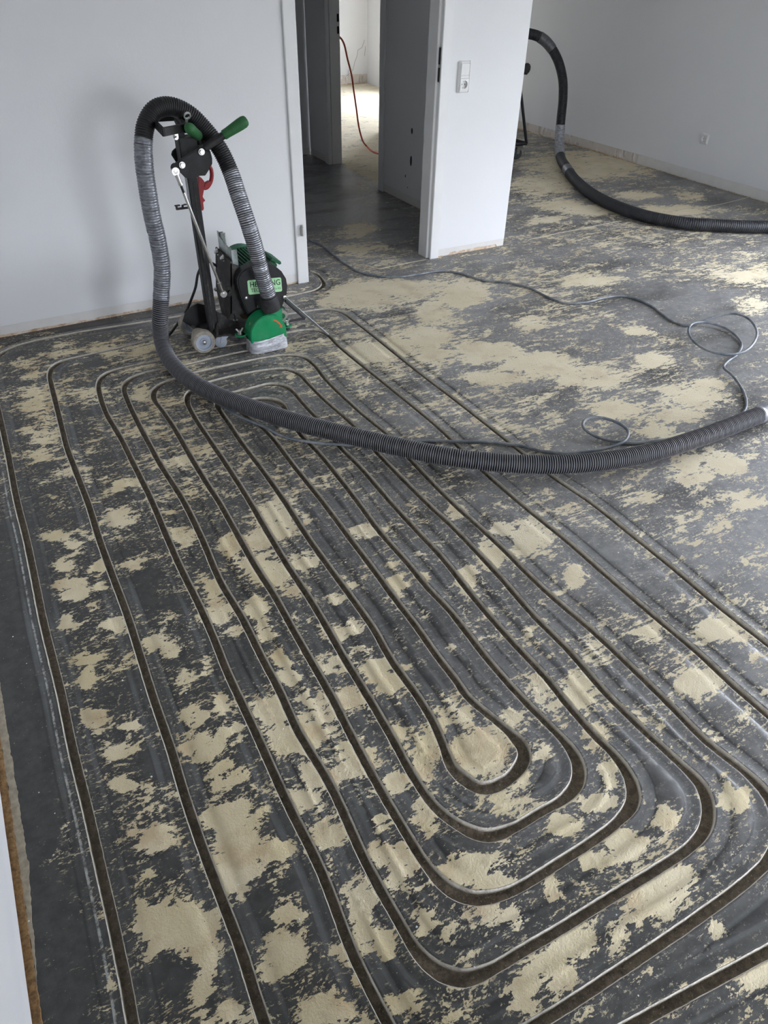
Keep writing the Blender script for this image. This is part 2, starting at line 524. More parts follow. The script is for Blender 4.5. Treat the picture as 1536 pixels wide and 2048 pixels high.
bm = BM()                                        # hinge knuckle low on the left casing
h0 = P(605, 472, 3.684); h1 = P(603, 450, 3.684)
cyl(bm, (h0.x, 3.684, h0.z), (h0.x, 3.684, h0.z + .045), .0085, 16, .001)
cyl(bm, (h0.x, 3.684, h0.z + .0455), (h0.x, 3.684, h1.z), .0065, 16, .002)
box(bm, (h0.x - .006, 3.684, h0.z + .004), (h0.x + .006, 3.698, h0.z + .04))
obj('hinge', bm, M_ZINC, d1, True)
bm = BM()                                        # strike plate in the right rebate
box(bm, (2.4045, 3.716, .945), (2.4062, 3.739, 1.11), .0004)
obj('strike_plate', bm, M_ZINC, d1)
bm = BM()
for z0, z1 in ((.95, 1.015), (1.03, 1.105)): box(bm, (2.4035, 3.720, z0), (2.4048, 3.737, z1))
obj('latch_slot', bm, M_BLACK_STEEL, d1)
d2 = root_struct('door_2', (2.95, 5.75, 0))
bm = BM(); extr(bm, [(2.893, 6.275), (2.893, 6.203), (2.897, 6.200), (2.925, 6.200), (2.925, 6.212), (2.93, 6.212), (2.93, 6.20), (3.022, 6.20), (3.022, 6.275), (3.014, 6.275), (3.014, 6.236), (2.905, 6.236)], 0, 2.06)
obj('casing', bm, M_FRAME, d2, True)
bm = BM(); extr(bm, [(2.893, 5.215), (2.893, 5.287), (2.897, 5.29), (3.022, 5.29), (3.022, 5.265), (3.005, 5.265), (2.905, 5.27), (2.905, 5.215)], 0, 2.06)
obj('casing', bm, M_FRAME, d2, True)
bm = BM()
for z0, z1 in ((.94, .975), (.995, 1.03)): pass
for pya, pyb in ((28, 44), (53, 68)):
    za, zb = PX(679, pya, 3.01).z, PX(680, pyb, 3.01).z
    box(bm, (2.998, 6.197, zb), (3.016, 6.2005, za))
obj('latch_slot', bm, M_BLACK_STEEL, d2)

# ------------------------------------------------------------------ floor with milled grooves
GW, GD = .0102, .020                      # half width and depth of a groove
G_PX = [
 # outermost run along the left wall, then along the wall behind the machine into the doorway
 [(330, 2240), (290, 2130), (265, 2048), (256, 1994), (226, 1848), (201, 1738), (175, 1621), (145, 1500), (121, 1385), (105, 1320), (86, 1243), (72, 1173), (53, 1080), (33, 1000), (16, 910), (3, 850), (-8, 800), (-16, 762), (-16, 736), (0, 709), (28, 694), (60, 684), (105, 675), (160, 664), (235, 652), (306, 641), (420, 621), (500, 607), (571, 594), (608, 586), (634, 579), (646, 571), (647, 563), (641, 554), (632, 546), (618, 541)],
 [(2250, 1830), (1960, 1625), (1700, 1420), (1536, 1288), (1432, 1207), (1346, 1135), (1265, 1070), (1183, 1005), (1102, 950), (1005, 873), (912, 800), (833, 740), (733, 660), (704, 638), (686, 625), (664, 619), (640, 619), (605, 624), (530, 636), (420, 656), (307, 678), (233, 697), (160, 713), (125, 722), (106, 733), (99, 748), (103, 772), (113, 813), (122, 850), (133, 893), (148, 933), (168, 985), (175, 1003), (198, 1077), (220, 1138), (255, 1232), (285, 1327), (307, 1397), (343, 1503), (368, 1588), (405, 1697), (440, 1790), (480, 1895), (524, 2032), (570, 2150), (625, 2240), (720, 2290), (800, 2290), (1000, 2190), (1300, 2030), (1690, 1800), (1740, 1720), (1690, 1590), (1610, 1500), (1533, 1427), (1471, 1374), (1399, 1307), (1308, 1231), (1212, 1149), (1135, 1082), (1040, 1005), (963, 938), (880, 857), (783, 777), (677, 691), (655, 669), (638, 661), (612, 660), (575, 666), (494, 685), (430, 697), (342, 714), (310, 722), (263, 732), (230, 740), (208, 750), (197, 767), (201, 795), (213, 827), (240, 873), (267, 927), (303, 1000), (328, 1060), (362, 1137), (397, 1207), (427, 1275), (452, 1338), (483, 1405), (509, 1460), (575, 1606), (641, 1739), (708, 1912), (778, 2050), (812, 2110), (870, 2145), (940, 2128), (1040, 2068), (1130, 2013), (1266, 1923), (1380, 1846), (1505, 1752), (1546, 1706), (1556, 1650), (1540, 1597), (1495, 1547), (1413, 1482), (1341, 1410), (1255, 1326), (1183, 1259), (1126, 1211), (1068, 1159), (1001, 1092), (896, 996), (824, 922), (777, 870), (720, 823), (653, 760), (625, 726), (605, 713), (573, 710), (533, 715), (467, 728), (400, 743), (347, 758), (325, 767), (309, 779), (308, 797), (323, 818), (347, 853), (380, 910), (410, 960), (438, 1003), (470, 1060), (510, 1130), (550, 1193), (587, 1260), (627, 1330), (663, 1393), (698, 1462), (754, 1567), (809, 1661), (858, 1737), (896, 1776), (945, 1796), (1005, 1788), (1054, 1765), (1114, 1727), (1190, 1678), (1239, 1639), (1267, 1600), (1261, 1558), (1233, 1514), (1190, 1471), (1130, 1402), (1097, 1360), (1025, 1283), (958, 1207), (881, 1111), (830, 1057), (778, 1000), (720, 933), (680, 893), (640, 843), (607, 807), (583, 780), (565, 770), (540, 768), (500, 777), (450, 790), (438, 799), (435, 810), (455, 842), (483, 884), (523, 937), (568, 1000), (613, 1070), (663, 1140), (707, 1200), (747, 1257), (783, 1320), (830, 1385), (866, 1443), (890, 1500), (902, 1532), (929, 1558), (961, 1576), (999, 1568), (1036, 1538), (1050, 1505), (1034, 1478), (998, 1446), (934, 1392), (912, 1360), (873, 1310), (833, 1253), (790, 1197), (743, 1133), (693, 1067), (643, 1000), (587, 930), (543, 873), (520, 850), (490, 829), (482, 818), (486, 809), (500, 802), (523, 797), (550, 800), (566, 810), (574, 828), (587, 848), (603, 870), (633, 900), (680, 957), (713, 1000), (763, 1067), (813, 1123), (860, 1180), (896, 1217), (982, 1326), (1048, 1400), (1092, 1444), (1135, 1489), (1156, 1525), (1156, 1562), (1130, 1595), (1081, 1623), (1027, 1655), (972, 1671), (918, 1650), (869, 1612), (825, 1550), (790, 1486), (758, 1430), (720, 1367), (687, 1313), (653, 1253), (617, 1193), (577, 1133), (533, 1060), (498, 1000), (447, 920), (413, 870), (387, 830), (374, 800), (379, 784), (410, 767), (467, 752), (533, 740), (573, 738), (597, 747), (617, 767), (647, 797), (710, 853), (750, 900), (800, 952), (867, 1018), (896, 1044), (992, 1144), (1068, 1231), (1135, 1298), (1218, 1392), (1288, 1460), (1353, 1520), (1402, 1569), (1417, 1612), (1411, 1656), (1380, 1693), (1315, 1737), (1217, 1797), (1114, 1861), (1037, 1906), (983, 1938), (929, 1957), (880, 1944), (836, 1906), (793, 1835), (733, 1727), (661, 1571), (594, 1458), (560, 1383), (523, 1313), (483, 1233), (441, 1163), (403, 1075), (366, 1000), (320, 927), (293, 877), (270, 833), (255, 800), (248, 774), (257, 760), (277, 750), (313, 740), (365, 731), (433, 715), (493, 702), (540, 693)],
]
STEP = .011
Gs = []
for g in G_PX:
    fp = [F(px, py)[:2] for px, py in g]
    path, _, _ = crom(fp, STEP)
    for _ in range(2):                                   # iron out the kinks of tracing
        path[1:-1] = (path[:-2] + 2 * path[1:-1] + path[2:]) / 4
    Gs.append(path)
CEN = np.vstack(Gs)
def cdist(q):
    q = np.asarray(q, float); out = np.empty(len(q))
    for i in range(0, len(q), 1500):
        c = q[i:i + 1500]
        out[i:i + 1500] = np.sqrt(((c[:, None, :] - CEN[None]) ** 2).sum(2).min(1))
    return out
OFFS = [0, .0055, .0088, .0098, GW, .0124, .0165, .022, .028, .034, .040, .0455, .049]
pts, nomd, edges, line = [], [], [], []
for gi, path in enumerate(Gs):
    T = np.gradient(path, axis=0); T /= np.linalg.norm(T, axis=1)[:, None]
    Nn = np.stack([-T[:, 1], T[:, 0]], 1)
    kap = np.linalg.norm(np.gradient(T, axis=0), axis=1) / STEP        # the blade scrapes the cut wider in tight turns
    kap = np.convolve(np.pad(kap, 4, 'edge'), np.ones(9) / 9, 'valid')
    wide = GW * .55 * np.clip((kap - 3.0) / 7.0, 0, 1)
    for o in OFFS:
        for sgn in ((1,) if o == 0 else (1, -1)):
            jit = np.zeros(len(path))
            if .009 < o < .013:
                jit = np.array([.0007 * mnoise.noise(Vector((p[0] * 60, p[1] * 60, sgn))) + .0006 * mnoise.noise(Vector((p[0] * 170, p[1] * 170, sgn + 5))) for p in path])
                if o > .012: jit = np.maximum(jit, 0)
            stride = 1 if o < .02 else 2
            ow = o + wide * min(1.0, o / GW)
            q = (path + Nn * (sgn * (ow + jit))[:, None])
            idx = np.arange(0, len(path), stride)
            ok = np.ones(len(idx), bool) if o == 0 else cdist(q[idx]) > ow[idx] - .0016
            prev = None
            for k, good in zip(idx, ok):
                if not good: prev = None; continue
                pts.append(q[k]); nomd.append(o); line.append(1.0 if (gi == 0 and sgn == 1 and o == .028) else 0.0)
                if prev is not None and o <= .0125: edges.append((prev, len(pts) - 1))
                prev = len(pts) - 1
ng = len(pts)
X0, X1, Y0, Y1 = XL - .1, XR + .24, YB - .22, 10.55
def grid(x0, x1, y0, y1, s, jit):
    gx, gy = np.meshgrid(np.arange(x0, x1, s), np.arange(y0, y1, s))
    q = np.stack([gx.ravel(), gy.ravel()], 1)
    return q + rng.uniform(-jit, jit, q.shape) * s
near = grid(XL, 3.0, .15, 3.85, .022, .35)
far = grid(X0 + .02, X1 - .02, Y0 + .02, Y1 - .02, .07, .3)
far = far[~((far[:, 0] > XL - .03) & (far[:, 0] < 3.03) & (far[:, 1] > .12) & (far[:, 1] < 3.88))]
allg = np.vstack([near, far])
dg = cdist(allg)
allg = allg[dg > .055]
pts = np.vstack([np.array(pts), allg, [[X0, Y0], [X1, Y0], [X1, Y1], [X0, Y1]]])
nomd = np.concatenate([np.array(nomd), dg[dg > .055], [9, 9, 9, 9]])
res = geometry.delaunay_2d_cdt([Vector(p) for p in pts], edges, [], 0, 1e-5, True)
V2 = np.array([v[:] for v in res[0]]); tris = res[2]; orig = res[3]
LN = np.array([line[o[0]] if len(o) and o[0] < len(line) else 0.0 for o in orig])
D = np.array([nomd[o[0]] if len(o) and o[0] < len(nomd) else -1 for o in orig])
miss = D < 0
if miss.any(): D[miss] = cdist(V2[miss])
Zp = np.interp(D, [0, .0055, .0088, .0098, GW, .0124, .0165, .022, .028, .034, .040, .0455, .049, 9], [-GD, -.0190, -.0150, -.0080, -.0024, 0, -.0005, -.0012, -.0019, -.0023, -.0023, -.0018, 0, 0])
Zp = Zp + np.where(D < .009, .0008 * np.array([mnoise.noise(Vector((p[0] * 70, p[1] * 70, 3))) for p in V2]), 0)
# --- where the black residue has come off, and where dust and floor sheen are painted in
BEIGE = [  # photo x, y, half-width, half-height
 (233,1033,37,20),(100,1072,33,14),(143,1095,14,7),(127,1133,23,10),(143,1180,38,20),(183,1213,14,7),(137,1247,22,14),(200,1130,18,12),(200,1170,14,10),(233,1250,20,18),(180,1320,33,12),(175,1360,18,20),(300,1283,22,14),(343,1300,18,16),(343,1233,14,10),(267,1133,20,8),(417,1333,13,20),(443,1400,13,22),(377,1360,20,18),(390,1433,36,18),(385,1483,32,24),(467,1467,40,20),(240,1500,36,16),(263,1453,18,14),(187,1433,22,18),(370,1070,26,16),(460,1093,18,26),(433,1233,28,34),(467,1260,18,14),(430,1173,20,18),(497,1127,18,14),
 (523,1077,26,32),(560,1043,40,44),(543,1143,48,28),(613,1123,30,22),(587,1180,26,16),(673,1197,22,10),(700,1167,11,8),(733,1063,32,14),(613,1043,10,14),(793,1167,20,18),(790,1130,22,10),(843,1110,20,7),(850,1153,13,13),(853,1230,14,14),(837,1287,10,14),(900,1297,13,13),(713,1250,20,20),(677,1267,34,18),(713,1293,18,10),(667,1330,42,26),(750,1333,38,20),(777,1360,26,20),(700,1397,34,24),(653,1417,30,42),(613,1397,14,14),(540,1433,34,36),(517,1217,24,24),(527,1257,20,22),(583,1353,26,10),(613,1467,36,40),(567,1477,28,28),(793,1463,20,20),(867,1483,20,26),(893,1450,20,20),(817,1333,14,10),(843,1327,14,10),(560,1310,14,16),
 (239,1501,35,14),(407,1497,54,36),(454,1548,42,27),(450,1638,50,40),(473,1684,58,40),(551,1700,40,24),(466,1743,46,46),(259,1567,46,14),(317,1684,42,22),(298,1747,22,14),(356,1860,78,50),(286,1821,24,38),(415,1900,40,30),(223,1958,16,20),(407,1977,24,36),(466,2016,18,18),(563,1900,46,46),(540,1946,30,30),(650,2016,58,30),(680,1903,16,14),(575,1825,40,22),(649,1548,40,36),(595,1477,34,22),(606,1598,38,22),(653,1669,38,30),(661,1739,16,16),(700,1520,46,38),(762,1641,22,22),(762,1704,26,22),(720,1782,42,30),(759,1872,30,30),(778,1911,16,16),(716,1958,16,22),(786,1997,20,20),
 (956,1498,62,55),(929,1438,20,24),(1027,1433,30,20),(1016,1607,56,26),(1048,1569,20,30),(852,1525,24,50),(798,1563,26,20),(852,1634,26,38),(929,1737,62,30),(994,1765,46,14),(1190,1471,24,34),(1081,1498,20,24),(1130,1650,30,30),(1217,1547,20,30),(1201,1601,30,16),(1179,1721,30,22),(1250,1688,40,26),(1326,1634,26,26),(1103,1770,16,30),(809,1748,40,56),(847,1835,20,36),(994,1835,36,32),(1146,1884,54,30),(1092,1917,54,30),(1299,1808,60,42),(1353,1754,30,22),(1233,1874,20,36),(1473,1601,32,32),(1435,1857,20,32),(1516,1944,34,32),(1462,1944,26,20),(1369,1971,16,11),(1054,1988,30,56),(1135,1950,32,22),(809,2004,38,32),(722,1825,24,60),(900,1870,26,20),
 (1068,1077,52,38),(1001,1058,28,14),(1150,1149,18,24),(1384,943,44,30),(1461,929,36,20),(1495,1000,30,20),(1088,1384,38,38),(1150,1379,38,38),(934,1154,18,28),(910,1020,20,18),(982,1106,28,28),(1437,1259,40,20),(1399,1365,40,28),(930,1170,22,10),
 (733,587,74,24),(800,580,66,20),(867,627,34,20),(843,673,44,20),(793,693,34,20),(733,707,66,20),(867,707,34,16),(690,600,50,16),
 (923,587,52,26),(978,707,68,22),(1072,728,86,24),(1179,754,64,20),(991,754,56,13),(1068,647,30,14),(1179,561,52,11),(1277,664,26,12),(1307,719,34,14),(1405,796,44,24),(1363,830,38,15),(1234,818,52,16),(1499,608,38,15),(1495,553,44,14),(1333,779,20,8),(1435,920,56,20),(1324,865,38,12),(1420,770,30,10),
 (722,457,37,16),(702,498,27,7),(763,491,14,8),(1384,394,28,9),(1087,440,35,7),(1180,330,120,26),(1090,370,60,22),(1120,410,50,12),(1350,420,80,10),(1180,420,70,10),(1280,390,40,8),
 ]
BEIGE_MIXED = [(150,690,60,7),(120,705,40,8),(255,700,46,12),(60,745,26,14),(100,790,70,20),(60,805,50,24),(175,790,40,18),(90,860,40,30),(70,910,50,16),(150,940,40,14),(260,960,30,12),(300,860,40,14),(290,790,30,18),(215,700,60,8),(420,680,40,6),(455,690,30,5)]
STREAK = [(1178,1039,50,34),(1279,996,60,36),(1380,1068,60,38),(1298,1130,50,30),(1289,1259,50,30),(1327,1322,50,30),(1183,1307,38,30),(1509,1322,28,28),(1399,1365,60,40),(1437,1259,50,30),(750,520,60,30),(1180,600,140,50),(1300,760,160,80),(1000,830,120,60),(300,720,120,40),(330,840,120,60),(420,900,110,70),(560,960,110,60),(760,690,200,90),(820,640,120,80),(187,1433,30,26),(677,1267,40,24),(1320,1790,80,60),(1350,1700,60,50),(640,880,120,40),(1100,560,120,26),(330,950,90,60),(1240,470,200,26),(1440,540,120,40)]
DARK = [(40,1560,75,520,1.0),(120,1900,75,160,.9),(150,650,170,12,.9),(400,630,170,10,.8),(760,1960,60,40,.5),(560,1650,26,30,.8),(600,1760,30,30,.8),(520,1790,30,30,.9),(500,1840,50,24,.9),(330,1720,34,26,.9),(350,1960,44,40,.9),(640,1830,26,50,.9),(660,1590,20,16,.6),(690,1590,16,20,.5),(720,1240,50,60,.5),(870,1330,60,40,.7),(870,1260,50,50,.6),(960,1330,60,50,.6),(1100,1720,30,26,.9),(960,1690,40,16,.8),(880,1690,26,26,.7),(1090,1560,20,24,.8),(1150,1540,30,30,.7),(1340,1560,60,50,.6),(1290,1640,30,40,.7),(1480,1850,60,60,.8),(1400,1960,60,40,.8),(990,1850,30,20,.6),(900,1880,60,20,.7),(1170,1100,60,40,.5),(1250,1150,60,40,.4),(1340,600,160,40,.5),(1250,690,60,30,.4),(1460,690,60,60,.5),(660,420,70,40,.8),(640,360,60,40,.9),(780,450,40,40,.7),(300,1180,40,60,.5),(260,1200,30,40,.5),(280,1380,40,40,.6),(230,1400,40,30,.6),(300,1530,40,40,.6),(360,1230,20,40,.4),(500,1330,36,30,.6),(480,1300,30,30,.5),(420,1430,14,20,.5),(720,1640,20,22,.6),(1380,350,60,16,.7),(1440,400,60,12,.6),(1330,400,30,8,.5)]
cam_d = np.stack([V2[:, 0], V2[:, 1], np.full(len(V2), -H)], 1) @ RM
upx = CX + FPX * cam_d[:, 0] / np.maximum(-cam_d[:, 2], 1e-3); upy = CY - FPX * cam_d[:, 1] / np.maximum(-cam_d[:, 2], 1e-3)
upx[cam_d[:, 2] > -.05] = -9999
def blob(cx, cy, rx, ry, soft=.35):
    r = np.sqrt(((upx - cx) / rx) ** 2 + ((upy - cy) / ry) ** 2)
    t = np.clip((1 + soft - r) / (2 * soft), 0, 1)
    return t * t * (3 - 2 * t)
patch = np.zeros(len(V2)); streak = np.zeros(len(V2)); dark = np.zeros(len(V2))
for b in BEIGE_MIXED: patch = np.maximum(patch, .5 * blob(*b, .6))
for b in BEIGE: patch = np.maximum(patch, blob(*b, .6))
for b in STREAK: streak = np.maximum(streak, blob(*b, .6))
for b in DARK: dark = np.maximum(dark, b[4] * blob(*b[:4], .4))
patch = patch - dark * (1 - patch * .5)
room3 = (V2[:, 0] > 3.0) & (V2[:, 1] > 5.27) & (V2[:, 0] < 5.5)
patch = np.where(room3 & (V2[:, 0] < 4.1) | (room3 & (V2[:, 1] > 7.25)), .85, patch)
dust = np.clip((V2[:, 0] - .35) / 1.1, 0, 1) * np.clip((V2[:, 1] + .4) / 1.2, 0, 1)  # dust film plus floor sheen, painted as one paler tone
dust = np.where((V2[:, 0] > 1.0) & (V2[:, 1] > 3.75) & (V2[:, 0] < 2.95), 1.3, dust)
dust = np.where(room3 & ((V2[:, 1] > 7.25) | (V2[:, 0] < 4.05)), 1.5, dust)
bmf = bpy.data.meshes.new('floor')
bmf.from_pydata(np.column_stack([V2, Zp]).tolist(), [], [list(t) for t in tris])
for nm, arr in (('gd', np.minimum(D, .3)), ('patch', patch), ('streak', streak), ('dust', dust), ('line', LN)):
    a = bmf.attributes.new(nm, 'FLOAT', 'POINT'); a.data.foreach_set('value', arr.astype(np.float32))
bmf.polygons.foreach_set('use_smooth', [True] * len(bmf.polygons))
bmf.update()

def floor_mat():
    s = NT('milled_screed_floor', .6, (.3, .3, .3), spec=.5)
    p = s.pos()
    gd, pa, st, dust_sheen = (s.attr(k) for k in ('gd', 'patch', 'streak', 'dust'))
    warp = s.noise(p, 5, 3, .5, col=True)
    pw = s.n('ShaderNodeVectorMath'); pw.operation = 'MULTIPLY_ADD'
    s.t.links.new(warp, pw.inputs[0]); pw.inputs[1].default_value = (.06, .06, .06); s.t.links.new(p, pw.inputs[2])
    mp = s.n('ShaderNodeMapping'); mp.inputs['Scale'].default_value = (.62, 1.25, 1); mp.inputs['Rotation'].default_value = (0, 0, .12)
    s.t.links.new(pw.outputs[0], mp.inputs[0]); pv = mp.outputs[0]
    n1 = s.noise(pv, 11, 6, .66)                                  # ragged islands
    n2 = s.noise(pv, 44, 4, .7)
    ps = s.pos((5, 62, 1), (0, 0, .25))
    n3 = s.noise(ps, 1.9, 5, .68, .4)                               # scratches left by scraping
    v = s.math('MULTIPLY_ADD', s.math('SUBTRACT', n1, .5), 3.3, s.math('MULTIPLY_ADD', pa, 1.02, -.36))
    v = s.math('ADD', v, s.math('MULTIPLY', s.math('SUBTRACT', n2, .5), 2.0))
    v = s.math('ADD', v, s.math('MULTIPLY', s.math('SUBTRACT', s.noise(pv, 150, 3, .65), .5), 1.1))
    v = s.math('ADD', v, s.math('MULTIPLY', st, .26))
    v = s.math('ADD', v, s.math('MULTIPLY', s.math('SUBTRACT', n3, .5), s.math('MULTIPLY_ADD', st, 2.4, .5)))
    track = s.math('MULTIPLY', s.ramp(gd, .0125, .017), s.ramp(gd, .052, .047))
    v = s.math('SUBTRACT', v, s.math('MULTIPLY', track, .10))
    beige = s.ramp(v, -.03, .035)
    # fine chips of residue and light crumbs
    fine = s.noise(p, 260, 3, .6)
    chips = s.math('MULTIPLY', s.ramp(s.noise(pv, 120, 3, .7), .555, .61), .85)
    beige = s.math('MAXIMUM', beige, s.math('MULTIPLY', chips, s.ramp(v, -1.0, -.12)))
    # colours
    nb = s.noise(p, 4, 4, .6)
    cb = s.mix(s.ramp(nb, .35, .65), lin(219, 203, 163), lin(236, 223, 190))
    cb = s.mix(s.math('MULTIPLY', s.ramp(s.noise(p, 7.5, 4, .6), .5, .7), .6), cb, lin(196, 168, 126))
    cb = s.mix(s.math('MULTIPLY', dust_sheen, .42), cb, lin(222, 214, 194))
    cb = s.mix(s.ramp(fine, .62, .8, 0, .35), cb, lin(120, 106, 88))
    nd = s.noise(p, 30, 4, .7)
    cdk = s.mix(s.ramp(nd, .3, .7), lin(58, 58, 57), lin(78, 78, 76))
    cds = s.mix(s.ramp(nd, .3, .7), lin(122, 122, 123), lin(148, 147, 147))
    haze = s.math('MULTIPLY', dust_sheen, s.ramp(s.noise(pv, 3.2, 4, .65), .22, .62))  # residue paled by dust and by sheen put into the colour
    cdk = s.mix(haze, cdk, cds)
    # burnished tracks left by the shoe of the machine, their sheen and dust painted as paler streaks
    stripe = s.n('ShaderNodeTexNoise'); stripe.noise_dimensions = '2D'
    cx_ = s.n('ShaderNodeCombineXYZ'); s.put(cx_.inputs[0], s.math('MULTIPLY', gd, 62)); s.put(cx_.inputs[1], s.math('MULTIPLY', s.noise(p, 1.2, 2, .5), 6))
    s.t.links.new(cx_.outputs[0], stripe.inputs['Vector']); stripe.inputs['Scale'].default_value = 1.0; stripe.inputs['Detail'].default_value = 3
    tr = s.math('MULTIPLY', track, s.ramp(stripe.outputs[0], .35, .72))
    tr = s.math('MULTIPLY', tr, s.ramp(s.noise(p, 6, 4, .6), .25, .6, .25, 1))
    cdk = s.mix(s.math('MULTIPLY', tr, .42), cdk, lin(132, 134, 136))
    rim = s.math('MULTIPLY', s.ramp(gd, .0435, .0465), s.ramp(gd, .0515, .0485))
    cdk = s.mix(s.math('MULTIPLY', rim, .5), cdk, lin(34, 35, 37))
    col = s.mix(beige, cdk, cb)
    # pale milling dust scattered over everything near the newest cuts
    pd = s.math('MULTIPLY', s.ramp(s.noise(pv, 90, 4, .8), .56, .68), s.math('MULTIPLY', s.ramp(gd, .06, .012), .7))
    col = s.mix(s.math('MULTIPLY', pd, s.ramp(dust_sheen, 0, .5, .15, .8)), col, lin(214, 210, 202))
    crumb = s.ramp(s.noise(p, 190, 2, .5), .715, .735)
    col = s.mix(s.math('MULTIPLY', crumb, .55), col, lin(214, 210, 200))
    ln = s.math('MULTIPLY', s.ramp(s.attr('line'), .55, .85), s.ramp(s.noise(p, 26, 5, .75), .40, .58))
    col = s.mix(s.math('MULTIPLY', ln, .75), col, lin(206, 206, 202))
    # groove: crisp pale lip, grey-brown cut concrete with aggregate
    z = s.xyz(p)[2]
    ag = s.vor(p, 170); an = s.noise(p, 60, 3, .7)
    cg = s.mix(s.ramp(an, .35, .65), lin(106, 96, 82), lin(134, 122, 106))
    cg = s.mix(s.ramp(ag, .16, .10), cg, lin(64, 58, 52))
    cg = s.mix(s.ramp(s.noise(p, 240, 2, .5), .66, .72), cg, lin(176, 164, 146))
    wall = s.math('MULTIPLY', s.ramp(z, -.0150, -.0055), s.ramp(s.noise(p, 40, 4, .6), .2, .6, .55, 1))  # pale upper wall: dust plus caught light painted into the colour
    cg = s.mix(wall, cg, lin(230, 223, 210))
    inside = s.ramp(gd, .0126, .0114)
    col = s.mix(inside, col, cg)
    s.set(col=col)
    r = s.mix(beige, s.mix(s.ramp(nd, .3, .7), (.38,) * 3, (.50,) * 3), (.85,) * 3)
    r = s.mix(s.math('MULTIPLY', track, s.math('MULTIPLY_ADD', beige, -.6, .75)), r, (.33,) * 3)
    r = s.mix(inside, r, (.95,) * 3)
    s.set(rough=r)
    # relief: residue stands proud of the screed; screed is sandy
    sand = s.math('ADD', s.math('MULTIPLY', s.noise(p, 210, 3, .65), 1.0), s.math('MULTIPLY', s.noise(p, 75, 4, .6), .9))
    h = s.math('MULTIPLY_ADD', s.math('MULTIPLY', beige, sand), .55, s.math('MULTIPLY', s.math('SUBTRACT', 1, beige), .95))
    h = s.math('ADD', h, s.math('MULTIPLY', s.math('MULTIPLY', inside, sand), .6))
    s.bump(h, .9, .0045)
    return s.m
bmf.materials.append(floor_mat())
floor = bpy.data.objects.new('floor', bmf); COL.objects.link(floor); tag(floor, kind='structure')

# pale filled joint across the threshold
def seam(pl, w, name='trim_3'):
    fp = [F(px, py) for px, py in pl]
    path, _, _ = crom([(p.x, p.y) for p in fp], .012)
    bm = BM(); prev = None
    for i, p in enumerate(path):
        t = path[min(i + 1, len(path) - 1)] - path[max(i - 1, 0)]; t = t / np.linalg.norm(t); nn = np.array([-t[1], t[0]])
        ww = w * (.6 + .9 * abs(mnoise.noise(Vector((i * .31, w * 900, 2)))) + .5 * mnoise.noise(Vector((i * .9, 1, 2))))
        gap = mnoise.noise(Vector((i * .055, w * 77, 8))) < -.28
        row = [bm.verts.new((p[0] + nn[0] * o, p[1] + nn[1] * o, z)) for o, z in ((-ww, -.002), (-ww * .7, .0012), (ww * .7, .0012), (ww, -.002))]
        if prev and not gap:
            for k in range(3): bm.faces.new((prev[k], prev[k + 1], row[k + 1], row[k]))
        prev = row
    bmesh.ops.recalc_face_normals(bm, faces=bm.faces)
    tag(obj(name, bm, M_SEAM), kind='structure')
M_SEAM = simple('joint_filler', lin(204, 194, 174), .95, 0, .15, 60, .4)
seam([(655, 558), (700, 548), (760, 537), (820, 525), (852, 519)], .006)
seam([(1010, 490), (1080, 474), (1150, 460), (1225, 445), (1300, 431), (1380, 416), (1432, 410), (1500, 394)], .007, 'trim_4')

# ------------------------------------------------------------------ materials of the things
M_BLK = simple('black_powder_coat', lin(27, 27, 30), .5, 0, .25, 50, 0, .08)
M_BLK2 = simple('dusty_dark_plate', lin(42, 41, 41), .62, 0, .25, 40, 0, .28)
M_GRN = simple('bright_green_lacquer', lin(0, 138, 84), .33, 0, .08, 30, 0, .06)
M_GRN2 = simple('dark_green_cast', lin(16, 92, 58), .45, 0, .2, 40, 0, .15)
M_GRIP = simple('green_rubber_grip', lin(38, 98, 52), .6, 0, .12, 60)
M_STEEL = simple('bright_steel', (.66, .65, .63), .28, 1.0, .1, 80)
M_GALV = simple('galvanised_sheet', (.40, .44, .42), .42, .85, .22, 30)
M_RED = simple('red_plastic', lin(150, 32, 34), .5, 0, .1, 40)
M_WHEEL = simple('grey_tyre', lin(168, 160, 148), .75, 0, .2, 60, .1)
M_HUB = simple('pale_blue_hub', lin(186, 194, 206), .5, 0, .06, 30)
M_RUB = simple('black_rubber', lin(28, 28, 31), .6, 0, .2, 50, 0, .15)
M_LAB = simple('sticker_green', lin(188, 240, 186), .4, 0, .05, 9)
M_INK = simple('sticker_ink', lin(16, 44, 30), .5)
M_INK2 = simple('sticker_ink_grey', lin(90, 110, 96), .5)
M_ORANGE = simple('orange_arrow', lin(206, 100, 52), .5)
M_WHITE = simple('white_plastic', (.80, .80, .79), .35, 0, .02, 20)
M_GREYP = simple('pale_pointer_strip', lin(168, 170, 172), .45, .3, .1, 40)
M_HOLEB = simple('contact_black', (.02, .02, .02), .6)
def tape_mat(name, ca, cb):
    s = NT(name, .34, (.5, .5, .52), .4)
    p = s.pos()
    n = s.noise(p, 70, 6, .7); k = s.noise(s.pos((1, 1, 3.2)), 34, 4, .6)
    s.set(col=s.mix(s.ramp(k, .35, .65), ca, cb), rough=s.ramp(n, .3, .7, .28, .5))
    s.bump(s.math('ADD', n, k), .28, .002)
    return s.m
M_TAPE = tape_mat('silver_duct_tape', lin(140, 142, 148), lin(178, 180, 186))
M_TAPED = tape_mat('dull_duct_tape', lin(104, 106, 112), lin(146, 148, 154))
